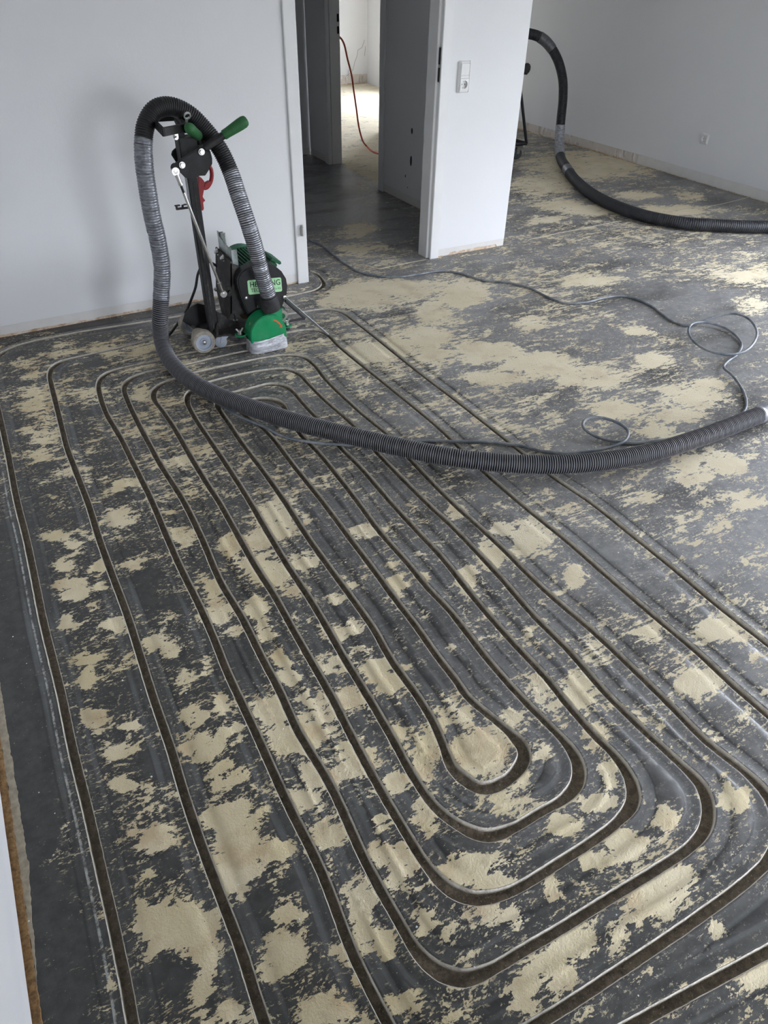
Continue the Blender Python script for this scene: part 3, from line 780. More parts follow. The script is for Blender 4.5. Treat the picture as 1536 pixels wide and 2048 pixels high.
def hose_mat(name, valley, crest, dustc, dust):
    s = NT(name, .55, valley)
    p = s.pos(); c = s.attr('crest'); n = s.noise(p, 9, 5, .65)
    col = s.mix(s.ramp(c, .62, .97), valley, crest)
    col = s.mix(s.math('MULTIPLY', s.ramp(n, .42, .7), dust), col, dustc)
    s.set(col=col, rough=s.ramp(n, .3, .7, .42, .62))
    return s.m
M_HOSE = hose_mat('ribbed_black_hose', lin(20, 20, 23), lin(150, 150, 156), lin(104, 104, 106), .18)  # pale rib crests: dust and thin highlights painted together
M_HOSE_UP = hose_mat('ribbed_black_hose_clean', lin(18, 18, 20), lin(40, 40, 43), lin(90, 90, 92), .12)
M_HOSE2 = hose_mat('smooth_black_hose', lin(22, 23, 27), lin(40, 42, 48), lin(90, 92, 98), .22)
def cable_mat(name, c, d):
    s = NT(name, .5, c); n = s.noise(s.pos(), 12, 5, .65)
    s.set(col=s.mix(s.ramp(n, .35, .7), c, d)); return s.m
M_CABLE = cable_mat('grey_rubber_cable', lin(98, 106, 116), lin(152, 154, 156))
M_CORDB = cable_mat('black_rubber_cord', lin(24, 24, 26), lin(48, 48, 50))
M_CORDO = cable_mat('orange_cable', lin(214, 92, 62), lin(196, 80, 56))

# ------------------------------------------------------------------ floor milling machine
RT = thing('floor_milling_machine', (.95, 3.16, 0), 'floor channel milling machine with green blade guard and black handle post by the back wall', 'machine')
YC = 3.15
# base plate
bm = BM()
prism(bm, [(.800, 3.21, .056), (.832, 3.10, .056), (.94, 3.072, .056), (1.0, 3.09, .056), (1.06, 3.12, .056), (1.06, 3.34, .056), (.86, 3.35, .056), (.79, 3.30, .056)], (0, 0, .009), .0015)
base = obj('base_plate', bm, M_BLK2, RT, True)
bm = BM(); c = F(471, 643, .065); cyl(bm, c, c + Vector((0, 0, .05)), .006, 12); hexnut(bm, c, (0, 0, 1), .012, .009)
obj('stud_bolt', bm, M_STEEL, base, True)
# rear wheels on a shared axle
for (wx, y0, y1, wz) in ((.767, 3.070, 3.112, .054), (.770, 3.288, 3.330, .054)):
    bm = BM()
    revolve(bm, [(.040, 0), (.050, 0), (.054, .005), (.054, .037), (.050, .042), (.040, .042), (.040, 0)], (wx, y0, wz), (0, 1, 0), 32)
    ty = obj('wheel', bm, M_WHEEL, RT, True)
    bm = BM()
    revolve(bm, [(0, .008), (.018, .008), (.020, .012), (.034, .014), (.037, .003), (.041, .001), (.041, .041), (.0, .040)], (wx, y0, wz), (0, 1, 0), 28)
    obj('hub', bm, M_HUB, ty, True)
    bm = BM(); revolve(bm, [(0, -.006), (.008, -.004), (.012, .002), (.012, .012)], (wx, y0, wz), (0, 1, 0), 18)
    obj('axle_cap', bm, M_STEEL, ty, True)
bm = BM(); cyl(bm, (.768, 3.11, .054), (.768, 3.29, .054), .011, 16)
ax = obj('axle', bm, M_STEEL, RT, True)
bm = BM(); revolve(bm, [(.012, 0), (.032, .002), (.036, .008), (.036, .03), (.030, .036), (.030, .046), (.012, .05)], (.768, 3.135, .054), (0, 1, 0), 24)
obj('roller', bm, M_WHEEL, ax, True)
# side fenders carrying the axle
bm = BM()
fp = [(366, 643), (370, 628), (382, 614), (396, 607), (409, 610), (415, 625), (417, 642), (408, 655), (396, 662)]
prism(bm, [P(a, b, 3.265) for a, b in fp], (0, .008, 0), .001)
obj('axle_bracket', bm, M_BLK, RT, True)
bm = BM()
prism(bm, [(.745, 3.118, .045), (.79, 3.118, .03), (.86, 3.118, .052), (.86, 3.118, .064), (.80, 3.118, .064), (.76, 3.118, .078)], (0, .008, 0), .001)
obj('axle_bracket', bm, M_BLK, RT, True)
# swivel castor at the front
bm = BM()
cc = Vector((.852, 3.096, .028))
revolve(bm, [(.006, 0), (.022, .0), (.028, .003), (.028, .015), (.022, .018), (.006, .018)], cc, (.25, 1, 0), 24)
cas = obj('castor', bm, M_HUB, RT, True)
bm = BM(); revolve(bm, [(.0285, .004), (.0295, .005), (.0295, .013), (.0285, .014)], cc, (.25, 1, 0), 24)
obj('tyre', bm, M_WHEEL, cas, True)
bm = BM()
for dy in (-.004, .021): prism(bm, [cc + Vector((-.004 + dy * .25, dy, -.005)), cc + Vector((.006 + dy * .25, dy, -.004)), cc + Vector((.046, dy, .03)), cc + Vector((.006, dy, .03))], (0, .002, 0))
box(bm, cc + Vector((-.006, -.006, .0265)), cc + Vector((.045, .024, .0285)), .0008)
obj('castor_fork', bm, M_HUB, cas, True)
# upright post with gusset
bm = BM()
b0, b1 = Vector((.842, 3.165, .062)), Vector((.838, 3.165, .80))
bar(bm, b0, b1, .042, .042, .004, (0, 1, 0))
post = obj('post', bm, M_BLK, RT, True)
bm = BM()
box(bm, (.837, 3.1425, .075), (.844, 3.1445, .73), .0004)
obj('post_seam', bm, M_BLK2, post, True)
bm = BM()
prism(bm, [(.868, 3.16, .064), (.975, 3.16, .064), (.868, 3.16, .155)], (0, .008, 0), .0008)
prism(bm, [(.846, 3.19, .064), (.846, 3.27, .064), (.846, 3.19, .15)], (.008, 0, 0), .0008)
obj('gusset', bm, M_BLK2, RT, True)
bm = BM()
prism(bm, [(.835, 3.10, .066), (.845, 3.10, .066), (.865, 3.135, .11), (.855, 3.135, .11)], (0, .006, 0))
obj('cord_clip', bm, M_BLK2, RT, True)
# head plates
S = 400 / 1517.0
r1 = lambda x, y: (250 + x * S, 180 + y * S)
def plate(name, poly, y, th, m, bev=.0015):
    bm = BM(); prism(bm, [P(*r1(a, b), y) for a, b in poly], (0, th, 0), bev)
    return obj(name, bm, m, RT, True)
back = plate('head_plate', [(352, 492), (360, 465), (378, 446), (410, 430), (520, 395), (575, 366), (600, 372), (622, 420), (650, 470), (662, 520), (663, 560), (648, 590), (610, 650), (560, 652), (420, 610), (395, 560)], 3.195, .008, M_BLK2)
front = plate('head_plate', [(352, 598), (360, 582), (385, 568), (560, 462), (592, 455), (640, 470), (652, 520), (640, 600), (612, 625), (560, 655), (500, 680), (455, 664), (432, 640), (405, 614), (366, 622)], 3.118, .008, M_BLK)
bm = BM()
box(bm, (.80, 3.127, .76), (.875, 3.194, .90), .004)
obj('head_block', bm, M_BLK, RT, True)
for q, yy in (((435, 570), 3.070), ((582, 470), 3.058)):
    c = P(*r1(*q), yy); bm = BM(); revolve(bm, [(.0125, 0), (.0125, .002)], c + Vector((0, 0.002, 0)), (0, -1, 0), 20); hexnut(bm, c, (0, -1, 0), .0105, .008)
    cyl(bm, c, c + Vector((0, .05, 0)), .006, 12)
    obj('bolt', bm, M_STEEL, RT, True)
# toothed latch sector between plates
bm = BM()
for k in range(5):
    c = P(*r1(517 + k * 15, 405 + k * 12 - 3), 3.16); box(bm, c - Vector((.003, .01, .004)), c + Vector((.003, .01, .004)), .0008)
obj('latch_teeth', bm, M_BLK, RT, True)
# lowering lever with green grip
a, b, c = P(*r1(380, 590), 3.082), P(*r1(690, 382), 3.068), P(*r1(752, 340), 3.066)
bm = BM(); bar(bm, a, b, .030, .010, .003, (0, 1, 0)); revolve(bm, [(.017, 0), (.017, .010)], a + Vector((0, -.005, 0)), (0, 1, 0), 20)
cyl(bm, b - (c - b) * 1.4, c, .0145, 18)
lev = obj('lever', bm, M_BLK, RT, True)
e = P(*r1(928, 224), 3.05); L = (e - c).length
bm = BM(); revolve(bm, [(.0165, -.004), (.0185, 0), (.0185, L * .12), (.0205, L * .4), (.0225, L * .68), (.0225, L * .84), (.019, L * .94), (.012, L * .985), (0, L)], c, e - c, 24)
obj('grip', bm, M_GRIP, lev, True)
# second handle, seen nearly end on
a, b = P(*r1(560, 400), 3.17), P(*r1(555, 345), 3.12)
bm = BM(); cyl(bm, a, b, .010, 14)
h2 = obj('handle', bm, M_BLK, RT, True)
e = P(*r1(478, 282), 2.985); L = (e - b).length
bm = BM(); revolve(bm, [(0, -.008), (.014, -.004), (.019, .004), (.0185, L * .2), (.0195, L * .5), (.021, L * .8), (.018, L * .94), (.010, L * .99), (0, L)], b, e - b, 24)
obj('grip', bm, M_GRIP, h2, True)
# hose rest on top: flat D frame on a stem
zf = .95
q = [F(299, 236, zf), F(326.5, 264, zf), F(371, 255, zf), F(352, 233, zf)]
bm = BM()
for i in range(4):
    a, b = q[i], q[(i + 1) % 4]; d = (b - a).normalized() * .006
    bar(bm, a - d, b + d, .012, .030, .002, (0, 0, 1))
rest = obj('hose_rest', bm, M_BLK, RT, True)
bm = BM()
bar(bm, Vector((.815, 3.15, .94)), Vector((.838, 3.165, .78)), .026, .026, .003, (0, 1, 0))
bar(bm, q[2] + Vector((0, 0, -.01)), Vector((.822, 3.15, .935)), .02, .02, .002); bar(bm, q[3] + Vector((0, 0, -.01)), Vector((.822, 3.16, .935)), .02, .02, .002)
obj('stem', bm, M_BLK, rest, True)
bm = BM(); c = P(*r1(388, 352), 3.14); box(bm, c - Vector((.008, .006, .012)), c + Vector((.008, .006, .012)), .002); hexnut(bm, c, (-1, 0, 0), .008, .012)
obj('clamp_screw', bm, M_STEEL, RT, True)
# push rod from lever to motor plate
a, b = P(*r1(382, 617), 3.068), P(*r1(746, 1546), 3.085)
d = (b - a).normalized()
bm = BM(); cyl(bm, a + d * .085, b - d * .045, .0062, 14)
rod = obj('push_rod', bm, M_STEEL, RT, True)
for e, dd in ((a, d), (b, -d)):
    bm = BM(); revolve(bm, [(.0085, -.006), (.0155, -.006), (.0155, .006), (.0085, .006)], e, (0, 1, 0), 24)
    cyl(bm, e + dd * .012, e + dd * .05, .0085, 14); hexnut(bm, e + dd * .05, dd, .0095, .007)
    revolve(bm, [(0, -.010), (.008, -.009), (.009, -.002), (.009, .022), (0, .022)], e, (0, 1, 0), 6)
    ro = obj('rod_end', bm, M_STEEL, rod, True)
bm = BM(); cyl(bm, a + d * .058, a + d * .085, .0052, 12); obj('thread', bm, M_BLK, rod, True)
# little hook bracket on the post
bm = BM()
z = P(370, 415, 3.15).z
box(bm, (.752, 3.145, z - .006), (.826, 3.155, z + .002), .0015)
for x in (.752, .778): box(bm, (x, 3.145, z), (x + .008, 3.155, z + .012), .0015)
box(bm, (.748, 3.145, z + .009), (.772, 3.155, z + .014), .0015); box(bm, (.786, 3.145, z + .009), (.806, 3.155, z + .014), .0015)
obj('hook', bm, M_BLK2, RT, True)
# white scale strip on the left flank of the post
bm = BM(); box(bm, (.8155, 3.15, .60), (.8180, 3.18, .76), .0005); obj('scale_strip', bm, M_GREYP, post, True)
# red cable holder behind the post
bm = BM()
yy = 3.19
prism(bm, [P(*r1(x, y), yy) for x, y in ((556, 655), (582, 668), (600, 690), (612, 720), (600, 760), (590, 812), (612, 842), (594, 850), (600, 905), (590, 918), (560, 900))], (0, .02, 0), .002)
pts = [P(*r1(x, y), yy + .01) for x, y in ((600, 745), (622, 738), (648, 700), (658, 650), (652, 600), (640, 580))]
tube(bm, pts, .0085, 10, .006)
prism(bm, [P(*r1(x, y), yy) for x, y in ((598, 715), (640, 690), (655, 700), (640, 725), (618, 755), (596, 760))], (0, .02, 0), .002)
obj('cable_holder', bm, M_RED, RT, True)
# tilting motor plate, galvanised tensioner, motor
def mp(y, z): return Vector((.921 + (z - .156) / .238 * .029, y, z))
bm = BM()
prism(bm, [mp(3.327, .394), mp(3.114, .392), mp(3.114, .150), mp(3.17, .095), mp(3.25, .11), mp(3.327, .20)], (.008, 0, 0), .001)
prism(bm, [mp(3.114, .385), mp(3.114, .150), mp(3.114, .150) + Vector((.075, 0, -.02)), mp(3.114, .36) + Vector((.05, 0, 0))], (0, .008, 0), .001)
mpl = obj('motor_plate', bm, M_BLK2, RT, True)
for px, py in ((435, 503.5), (447, 516), (434, 578)):
    c = PX(px, py, .948 if py < 550 else .93); bm = BM()
    revolve(bm, [(.016, 0), (.016, .002)], c, (-1, 0, 0), 20); hexnut(bm, c + Vector((-.002, 0, 0)), (-1, 0, 0), .011, .009); cyl(bm, c, c + Vector((-.016, 0, 0)), .006, 12)
    obj('bolt', bm, M_STEEL, mpl, True)
c = mp(3.088, .262)
bm = BM(); cyl(bm, c + Vector((-.01, 0, 0)), c + Vector((-.01, .04, 0)), .008, 14); box(bm, c + Vector((-.022, .012, -.022)), c + Vector((.003, .03, .022)), .003)
obj('rod_lug', bm, M_BLK2, mpl, True)
bm = BM()
g = .962
prism(bm, [(g, 3.31, .36), (g, 3.31, .472), (g, 3.283, .472), (g, 3.283, .452), (g, 3.15, .435), (g, 3.15, .445), (g, 3.128, .435), (g, 3.128, .25), (g, 3.20, .25)], (.004, 0, 0), .0006)
box(bm, (g, 3.128, .25), (g + .028, 3.132, .435), .0006)
box(bm, (g, 3.283, .40), (g + .02, 3.286, .472), .0006)
gal = obj('tension_plate', bm, M_GALV, RT, True)
bm = BM()
box(bm, (g + .004, 3.24, .40), (g + .008, 3.268, .472), .0006); cyl(bm, (g + .014, 3.254, .38), (g + .014, 3.254, .474), .008, 14)
obj('tension_bolt', bm, M_GALV, gal, True)
MC, MR = Vector((1.075, 0, .275)), .088
bm = BM(); prof = []
nf = 44
for y, k in ((3.135, 1), (3.335, 1)):
    pass
ring = []
for i in range(nf * 4):
    a = 2 * PI * i / (nf * 4); r = MR + (.012 if i % 4 in (0, 1) else 0)
    ring.append((MC.x + r * math.cos(a), MC.z + r * math.sin(a)))
prism(bm, [(x, 3.15, z) for x, z in ring], (0, .175, 0))
mot = obj('motor', bm, M_GRN2, RT, True)
bm = BM()
revolve(bm, [(.03, 0), (.085, 0), (.098, .006), (.098, .02)], (MC.x, 3.13, MC.z), (0, 1, 0), 36)
obj('end_shield', bm, M_GRN2, mot, True)
bm = BM()
revolve(bm, [(.104, 0), (.104, .05), (.09, .066), (.0, .068)], (MC.x, 3.325, MC.z), (0, 1, 0), 36)
obj('fan_cowl', bm, M_GRN2, mot, True)
bm = BM()
a = P(551, 534.5, 3.16); 
box(bm, (1.155, 3.16, .335), (1.215, 3.29, .35), .004, Matrix.Rotation(math.radians(32), 3, 'Y')); box(bm, (1.142, 3.17, .300), (1.19, 3.28, .338), .004, Matrix.Rotation(math.radians(32), 3, 'Y'))
obj('terminal_box', bm, M_GRN2, mot, True)
bm = BM(); box(bm, (.962, 3.17, .19), (1.0, 3.27, .24), .003); box(bm, (1.0, 3.16, .165), (1.15, 3.30, .186), .003)
obj('motor_foot', bm, M_GRN2, mot, True)
# belt cover
bm = BM()
out = [(1.00, .112), (.985, .165), (.966, .235), (.956, .29), (.957, .325), (.972, .352), (1.0, .366), (1.06, .376), (1.10, .374), (1.14, .358), (1.172, .328), (1.192, .29), (1.196, .255), (1.19, .215), (1.175, .185), (1.15, .14), (1.13, .105)]
prism(bm, [(x, 3.062, z) for x, z in out], (0, .06, 0), .005)
cov = obj('belt_cover', bm, M_BLK, RT, True)
for px, py in ((493, 596.5), (569, 594.5)):
    c = P(px, py, 3.06); bm = BM(); revolve(bm, [(.0085, 0), (.0085, .004), (.005, .006), (0, .006)], c + Vector((0, .003, 0)), (0, -1, 0), 16); obj('screw', bm, M_STEEL, cov, True)
c = P(518, 612, 3.055); bm = BM(); cyl(bm, c + Vector((0, .008, 0)), c + Vector((0, -.012, 0)), .006, 12); box(bm, c + Vector((-.014, -.014, -.006)), c + Vector((.014, -.009, .006)), .002, Matrix.Rotation(.3, 3, 'Y')); obj('wing_screw', bm, M_STEEL, cov, True)
# sticker with lettering
sx0, sx1, sz0, sz1 = 1.001, 1.166, .243, .310
def stk(u, v, y): return Vector((sx0 + (sx1 - sx0) * u, y, sz0 + (sz1 - sz0) * v + (.004 - .012 * u) * 1.0))
bm = BM()
rr = .11; cor = []
for cx_, cy_, a0 in ((1 - rr * .42, 1 - rr, 0), (rr * .42, 1 - rr, 90), (rr * .42, rr, 180), (1 - rr * .42, rr, 270)):
    for k in range(5):
        a = math.radians(a0 + k * 22.5); cor.append(stk(cx_ + rr * .42 * math.cos(a), cy_ + rr * math.sin(a), 3.0605))
prism(bm, cor, (0, .0014, 0))
sti = obj('sticker', bm, M_LAB, cov, False)
def lettering(txt, u, v, size, m, sx=1.0):
    c = bpy.data.curves.new('letters', 'FONT'); c.body = txt; c.size = size; c.extrude = .0003
    o = bpy.data.objects.new('lettering', c); COL.objects.link(o)
    me = o.data and bpy.data.meshes.new_from_object(o.evaluated_get(bpy.context.evaluated_depsgraph_get()))
    bpy.data.objects.remove(o)
    p0 = stk(u, v, 3.0602); ux = (stk(1, v, 0) - stk(0, v, 0)); ux.y = 0; ux.normalize()
    for vv in me.vertices:
        x, y, z = vv.co; vv.co = p0 + ux * (x * sx) + Vector((0, -z, y)) - RT.location
    me.materials.append(m)
    n = bpy.data.objects.new('lettering', me); COL.objects.link(n); n.parent = sti
lettering('HENNING', .055, .50, .037, M_INK, .90)
lettering('TEC', .07, .16, .025, M_INK2, .95)
lettering('& Co. KG', .70, .19, .0115, M_INK2, .95)
# blade guard, tape skirt, spout
gx, gz, gr = 1.047, .088, .0885
arc = [(gx + gr * math.cos(t), gz + gr * math.sin(t)) for t in np.linspace(0, PI, 28)]
bm = BM()
prism(bm, [(x, 2.962, z) for x, z in arc] + [(gx - gr, 2.962, .052), (gx + gr, 2.962, .052)], (0, .085, 0), .003)
gd_ = obj('blade_guard', bm, M_GRN, RT, True)
bm = BM()
prism(bm, [(gx + .018, 2.985, .13), (gx + .082, 2.985, .125), (gx + .084, 2.985, .186), (gx + .030, 2.985, .186)], (0, .058, 0), .003)
obj('spout', bm, M_GRN, gd_, True)
bm = BM(); aa = np.linspace(math.radians(22), math.radians(66), 12)
prism(bm, [(gx + .071 * math.cos(t), 2.9612, gz + .071 * math.sin(t)) for t in aa] + [(gx + .064 * math.cos(t), 2.9612, gz + .064 * math.sin(t)) for t in aa[::-1]], (0, .001, 0))
t = aa[0]; 
prism(bm, [(gx + .077 * math.cos(t), 2.9612, gz + .077 * math.sin(t)), (gx + .058 * math.cos(t), 2.9612, gz + .058 * math.sin(t)), (gx + .067 * math.cos(t - .17), 2.9612, gz + .067 * math.sin(t - .17))], (0, .001, 0))
obj('arrow', bm, M_ORANGE, gd_)
bm = BM(); a = math.radians(148)
u = Vector((-math.sin(a), 0, math.cos(a))); c = Vector((gx + (gr + .0003) * math.cos(a), 3.0, gz + (gr + .0003) * math.sin(a))); nn = Vector((math.cos(a), 0, math.sin(a)))
prism(bm, [c + u * .009, c - u * .007 + Vector((0, -.008, 0)), c - u * .007 + Vector((0, .008, 0))], nn * .0008)
obj('warning_triangle', bm, simple('pale_sticker', lin(150, 170, 140), .6), gd_)
bm = BM()                                          # duct tape skirt, rounded ends, creased
rows = []
nz, na = 8, 48
for j in range(nz + 1):
    z = .001 + (.071 if True else 0) * j / nz; row = []
    for i in range(na):
        t = 2 * PI * i / na; ex = 4.5
        cx_ = abs(math.cos(t)) ** (2 / ex) * math.copysign(1, math.cos(t)); sy_ = abs(math.sin(t)) ** (2 / ex) * math.copysign(1, math.sin(t))
        g_ = .0022 * mnoise.noise(Vector((cx_ * 2.2, sy_ * 1.5, z * 95))) + .0012 * mnoise.noise(Vector((cx_ * 6, sy_ * 5, z * 240)))
        fl = .004 * (1 - j / nz)
        zz = z + (.0 if j < nz else (.012 * cx_ - .008 + .002 * mnoise.noise(Vector((cx_ * 5, 3, 0)))))
        row.append(bm.verts.new((gx + (.0915 + g_ + fl) * cx_, 3.003 + (.046 + g_ + fl) * sy_, max(zz, 0.0008))))
    rows.append(row)
for A, B in zip(rows, rows[1:]):
    for i in range(na): bm.faces.new((A[i], A[(i + 1) % na], B[(i + 1) % na], B[i]))
bmesh.ops.recalc_face_normals(bm, faces=bm.faces)
obj('tape_skirt', bm, tape_mat('bright_duct_tape', lin(176, 178, 184), lin(222, 224, 230)), RT, 'all', label='silver tape skirt')
# ears with wing nuts
for sx, px, py in ((-1, 487, 667), (1, 577.5, 655)):
    c = Vector((gx + sx * .118, 3.03, .075))
    bm = BM(); revolve(bm, [(0, 0), (.024, 0), (.024, .006), (0, .006)], c, (0, 0, 1), 22); box(bm, (min(c.x, gx + sx * .085), 3.012, .075), (max(c.x, gx + sx * .085), 3.048, .081), .001)
    ear = obj('clamp_ear', bm, M_GRN, RT, True)
    bm = BM(); cyl(bm, c + Vector((0, 0, -.018)), c + Vector((0, 0, -.001)), .014, 18); obj('rubber_buffer', bm, M_RUB, ear, True)
    bm = BM(); cyl(bm, c + Vector((0, 0, .006)), c + Vector((0, 0, .028)), .006, 12); revolve(bm, [(.012, .006), (.012, .009)], c, (0, 0, 1), 16); revolve(bm, [(.009, .008), (.008, .02)], c, (0, 0, 1), 14)
    for s2 in (-1, 1): prism(bm, [c + Vector((s2 * .005, -.0015, .012)), c + Vector((s2 * .02, -.0015, .034)), c + Vector((s2 * .012, -.0015, .036)), c + Vector((s2 * .003, -.0015, .02))], (0, .003, 0), .0006)
    obj('wing_nut', bm, M_STEEL, ear, True)
# drive shaft with bearing, right of the cover
bm = BM(); revolve(bm, [(.012, 0), (.026, 0), (.028, .004), (.028, .022), (.012, .022)], (1.165, 3.075, .11), (0, 1, 0), 28); obj('bearing', bm, M_STEEL, RT, True)
bm = BM(); cyl(bm, (1.165, 3.07, .11), (1.165, 3.2, .11), .0115, 18); box(bm, (1.10, 3.09, .062), (1.195, 3.16, .085), .002); box(bm, (1.14, 3.098, .08), (1.192, 3.15, .14), .008)
obj('bearing_block', bm, M_GRN2, RT, True)
bm = BM(); cyl(bm, (1.0, 3.13, .13), (1.0, 3.3, .13), .028, 20); obj('shaft', bm, simple('brown_worn_shaft', lin(96, 74, 52), .6), RT, True)
# folding pointer with its black stay
a, b, c = P(571, 597, 3.062), F(610, 637, .03), Vector((1.17, 3.09, .07))
bm = BM(); bar(bm, a + Vector((.0, .008, -.014)), b, .008, .012, .0015); bar(bm, b, c, .008, .012, .0015)
stay = obj('pointer_stay', bm, M_BLK, RT, True)
bm = BM(); bar(bm, P(571, 596, 3.055), F(656, 669.5, .006), .016, .003, .0005, (1, .3, 0))
obj('pointer', bm, M_GREYP, stay, True, label='pale flat pointer strip reaching to the groove')
# mains lead of the motor
bm = BM()
pts = [(.955, 3.30, .30), (.90, 3.34, .33)] + [P(px, py, 3.345) for px, py in ((397, 545), (391, 575), (382, 600), (371, 625))] + [F(352, 652, .04), F(340, 668, .012), F(331, 677, .008), F(322, 684, .007), F(314, 700, .007)]
tube(bm, pts, .0062, 10, .012)
obj('mains_lead', bm, M_CORDB, RT, True)
# ring spanner stuck in the hose rest
bm = BM(); yy = 3.10
c = P(374.5, 231.5, yy); b = P(372.2, 256, yy + .04)
dd = (c - b).normalized()
fr = Vector((.15, -1, -.55)).normalized()
revolve(bm, [(.0106, -.004), (.0142, -.004), (.0150, -.001), (.0150, .002), (.0142, .004), (.0106, .004), (.0106, -.004)], c, fr, 28)
prism(bm, [c - dd * .0135 + Vector((-.0065, 0, 0)), c - dd * .0135 + Vector((.0065, 0, 0)), b + Vector((.0035, 0, 0)), b + Vector((-.0035, 0, 0))], (0, .005, 0), .0008)
s_ = obj('ring_spanner', bm, simple('polished_chrome', (.85, .85, .84), .3, .8, .05, 60), None, True)
tag(s_, 'small bright steel ring spanner standing upright in the hose rest of the milling machine', 'spanner')

# ------------------------------------------------------------------ suction hose of the machine
def ribs(path_s, pitch, r0, amp, sharp=2.0):
    ph = (path_s / pitch) % 1.0
    c = np.clip(np.abs(np.cos(ph * PI)) ** sharp, 0, 1)
    return r0 + amp * (c - .5), c
R0 = .0335
cp = [(1.079, 2.998, .205), P(537, 592, 3.000), P(524, 549, 2.998), P(511, 496, 3.002), P(495, 444, 3.02), P(477, 391, 3.06), P(461, 343.5, 3.10), P(440, 299, 3.135), P(408, 256.5, 3.165), P(376.6, 227.5, 3.175), P(340, 213, 3.175), P(311, 219.5, 3.165), P(293, 246, 3.15), P(287, 280, 3.13), P(288, 325, 3.12), P(295, 378, 3.115), P(304, 430.5, 3.115), P(316, 483, 3.12), P(324, 536, 3.125), P(322.5, 589, 3.13), P(320, 641.5, 3.13), F(322.5, 678, .06), F(332, 707, .038), F(351, 735, .036), F(388, 766, .0505), F(434, 790, .0505), F(501, 815, .0505), F(592, 844, .0505), F(700, 871, .0505), F(800, 894, .0505), F(900, 914, .0505), F(1000, 925.5, .0470), F(1100, 929, .0470), F(1200, 923, .0505), F(1300, 905.5, .0505), F(1400, 875, .0505), F(1480, 845, .0505), F(1540, 821, .048), F(1640, 772, .042), F(1760, 700, .036), F(1900, 640, .036)]
path, us, ss = crom([(p[0], p[1], p[2]) for p in cp], .0010)
HO = thing('suction_hose', (1.05, 2.95, 0), 'thick ribbed black suction hose with silver taped lengths, looped over the milling machine', 'hose')
def seg(name, u0, u1, m, pitch, amp, dr, label=None, sh=2.0, flip=False, rough=0, seg_n=22):
    i0, i1 = np.searchsorted(us, u0), np.searchsorted(us, u1)
    sel = np.arange(i0, i1 + 1)
    sel = sel[(np.arange(len(sel)) % 2) == 0] if pitch > .0075 else sel
    p_, s_ = path[sel[sel < len(path)]], ss[sel[sel < len(path)]]
    r, c = ribs(s_, pitch, R0 + dr, amp, sh)
    if rough:
        r = r + np.array([rough * mnoise.noise(Vector((q * 30, 3, 1))) for q in s_])
    bm = BM(); sweep(bm, p_, r, seg_n, True, c)
    return obj(name, bm, m, HO, 'all', label)
seg('hose_tube', .9, 13.3, M_HOSE_UP, .0085, .0045, 0)
seg('hose_tube', 19.0, 37.1, M_HOSE, .0085, .0048, 0)
seg('tape_wrap', 1.0, 6.05, M_TAPE, .0105, .0015, .0005, 'silver taped length above the guard', 1.2, rough=.0012)
seg('tape_wrap', 12.9, 19.15, M_TAPED, .0105, .0022, .0015, 'dull silver taped length on the left', 1.2, rough=.0016)
seg('tape_wrap', 36.6, 40, M_TAPE, .03, .0012, .003, 'silver taped end at the right', 1.0, rough=.0016)
bm = BM(); d = (path[120] - path[0]); d = Vector(d).normalized(); c = Vector(cp[0]) - d * .022
revolve(bm, [(.036, 0), (.043, .002), (.044, .02), (.042, .055), (.038, .066), (.030, .068)], c, d, 30)
obj('hose_cuff', bm, M_RUB, HO, True)
# frayed tape threads
bm = BM()
for px, py in ((308, 374), (280, 396), (275, 347), (301, 296)):
    a = P(px, py, 3.1); b = a + Vector((random.uniform(-.02, .02), -.01, random.uniform(-.012, .014)))
    bm = BM(); tube(bm, [a, (a + b) / 2 + Vector((0, 0, .004)), b], .0009, 4, .004)
    obj('tape_thread', bm, M_BLK2, HO)

# ------------------------------------------------------------------ vacuum cleaner behind the pier with its hose
VA = thing('industrial_vacuum', (4.47, 5.95, 0), 'black industrial vacuum on a castor trolley, mostly hidden behind the white pier', 'vacuum')
VX, VY = 4.45, 5.98
bm = BM(); zb = .125
fr_ = [(VX - .22, VY - .20), (4.60, 5.70), (4.60, 6.10), (VX - .22, VY + .22)]
kk = F(1053, 287, zb)
fr_[1] = (kk.x, kk.y)
fr_[2] = (kk.x - .02, kk.y + .42)
for i in range(4): cyl(bm, (*fr_[i], zb), (*fr_[(i + 1) % 4], zb), .014, 12)
top = P(1045, 185, kk.y)
tp = P(1034, 118, kk.y)
cyl(bm, (kk.x, kk.y, zb), tp, .013, 12)
cyl(bm, tp, tp + Vector((-.3, .03, 0)), .013, 12)
obj('trolley_frame', bm, M_BLK, VA, True)
for (x, y) in fr_:
    bm = BM(); revolve(bm, [(.008, -.014), (.04, -.014), (.047, -.008), (.047, .008), (.04, .014), (.008, .014)], (x - .10, y, .048), (.3, 1, 0), 22)
    cs = obj('castor', bm, simple('grey_castor_tyre', lin(58, 62, 66), .6), VA, True)
    bm = BM(); box(bm, (x - .115, y - .02, .05), (x - .05, y - .017, .112), .001); box(bm, (x - .115, y + .017, .05), (x - .05, y + .02, .112), .001); box(bm, (x - .115, y - .02, .108), (x - .05, y + .02, .113), .001); revolve(bm, [(0, -.024), (.014, -.02), (.014, .024), (0, .026)], (x - .035, y, .102), (0, 1, 0), 14)
    obj('castor_fork', bm, M_STEEL, cs, True)
bm = BM(); revolve(bm, [(0, .14), (.15, .14), (.16, .15), (.16, .42), (.168, .43), (.168, .45), (.16, .46), (.16, .5), (.12, .52), (0, .52)], (VX - .1, VY, 0), (0, 0, 1), 36); obj('drum', bm, simple('grey_drum', lin(70, 72, 75), .45), VA, True)
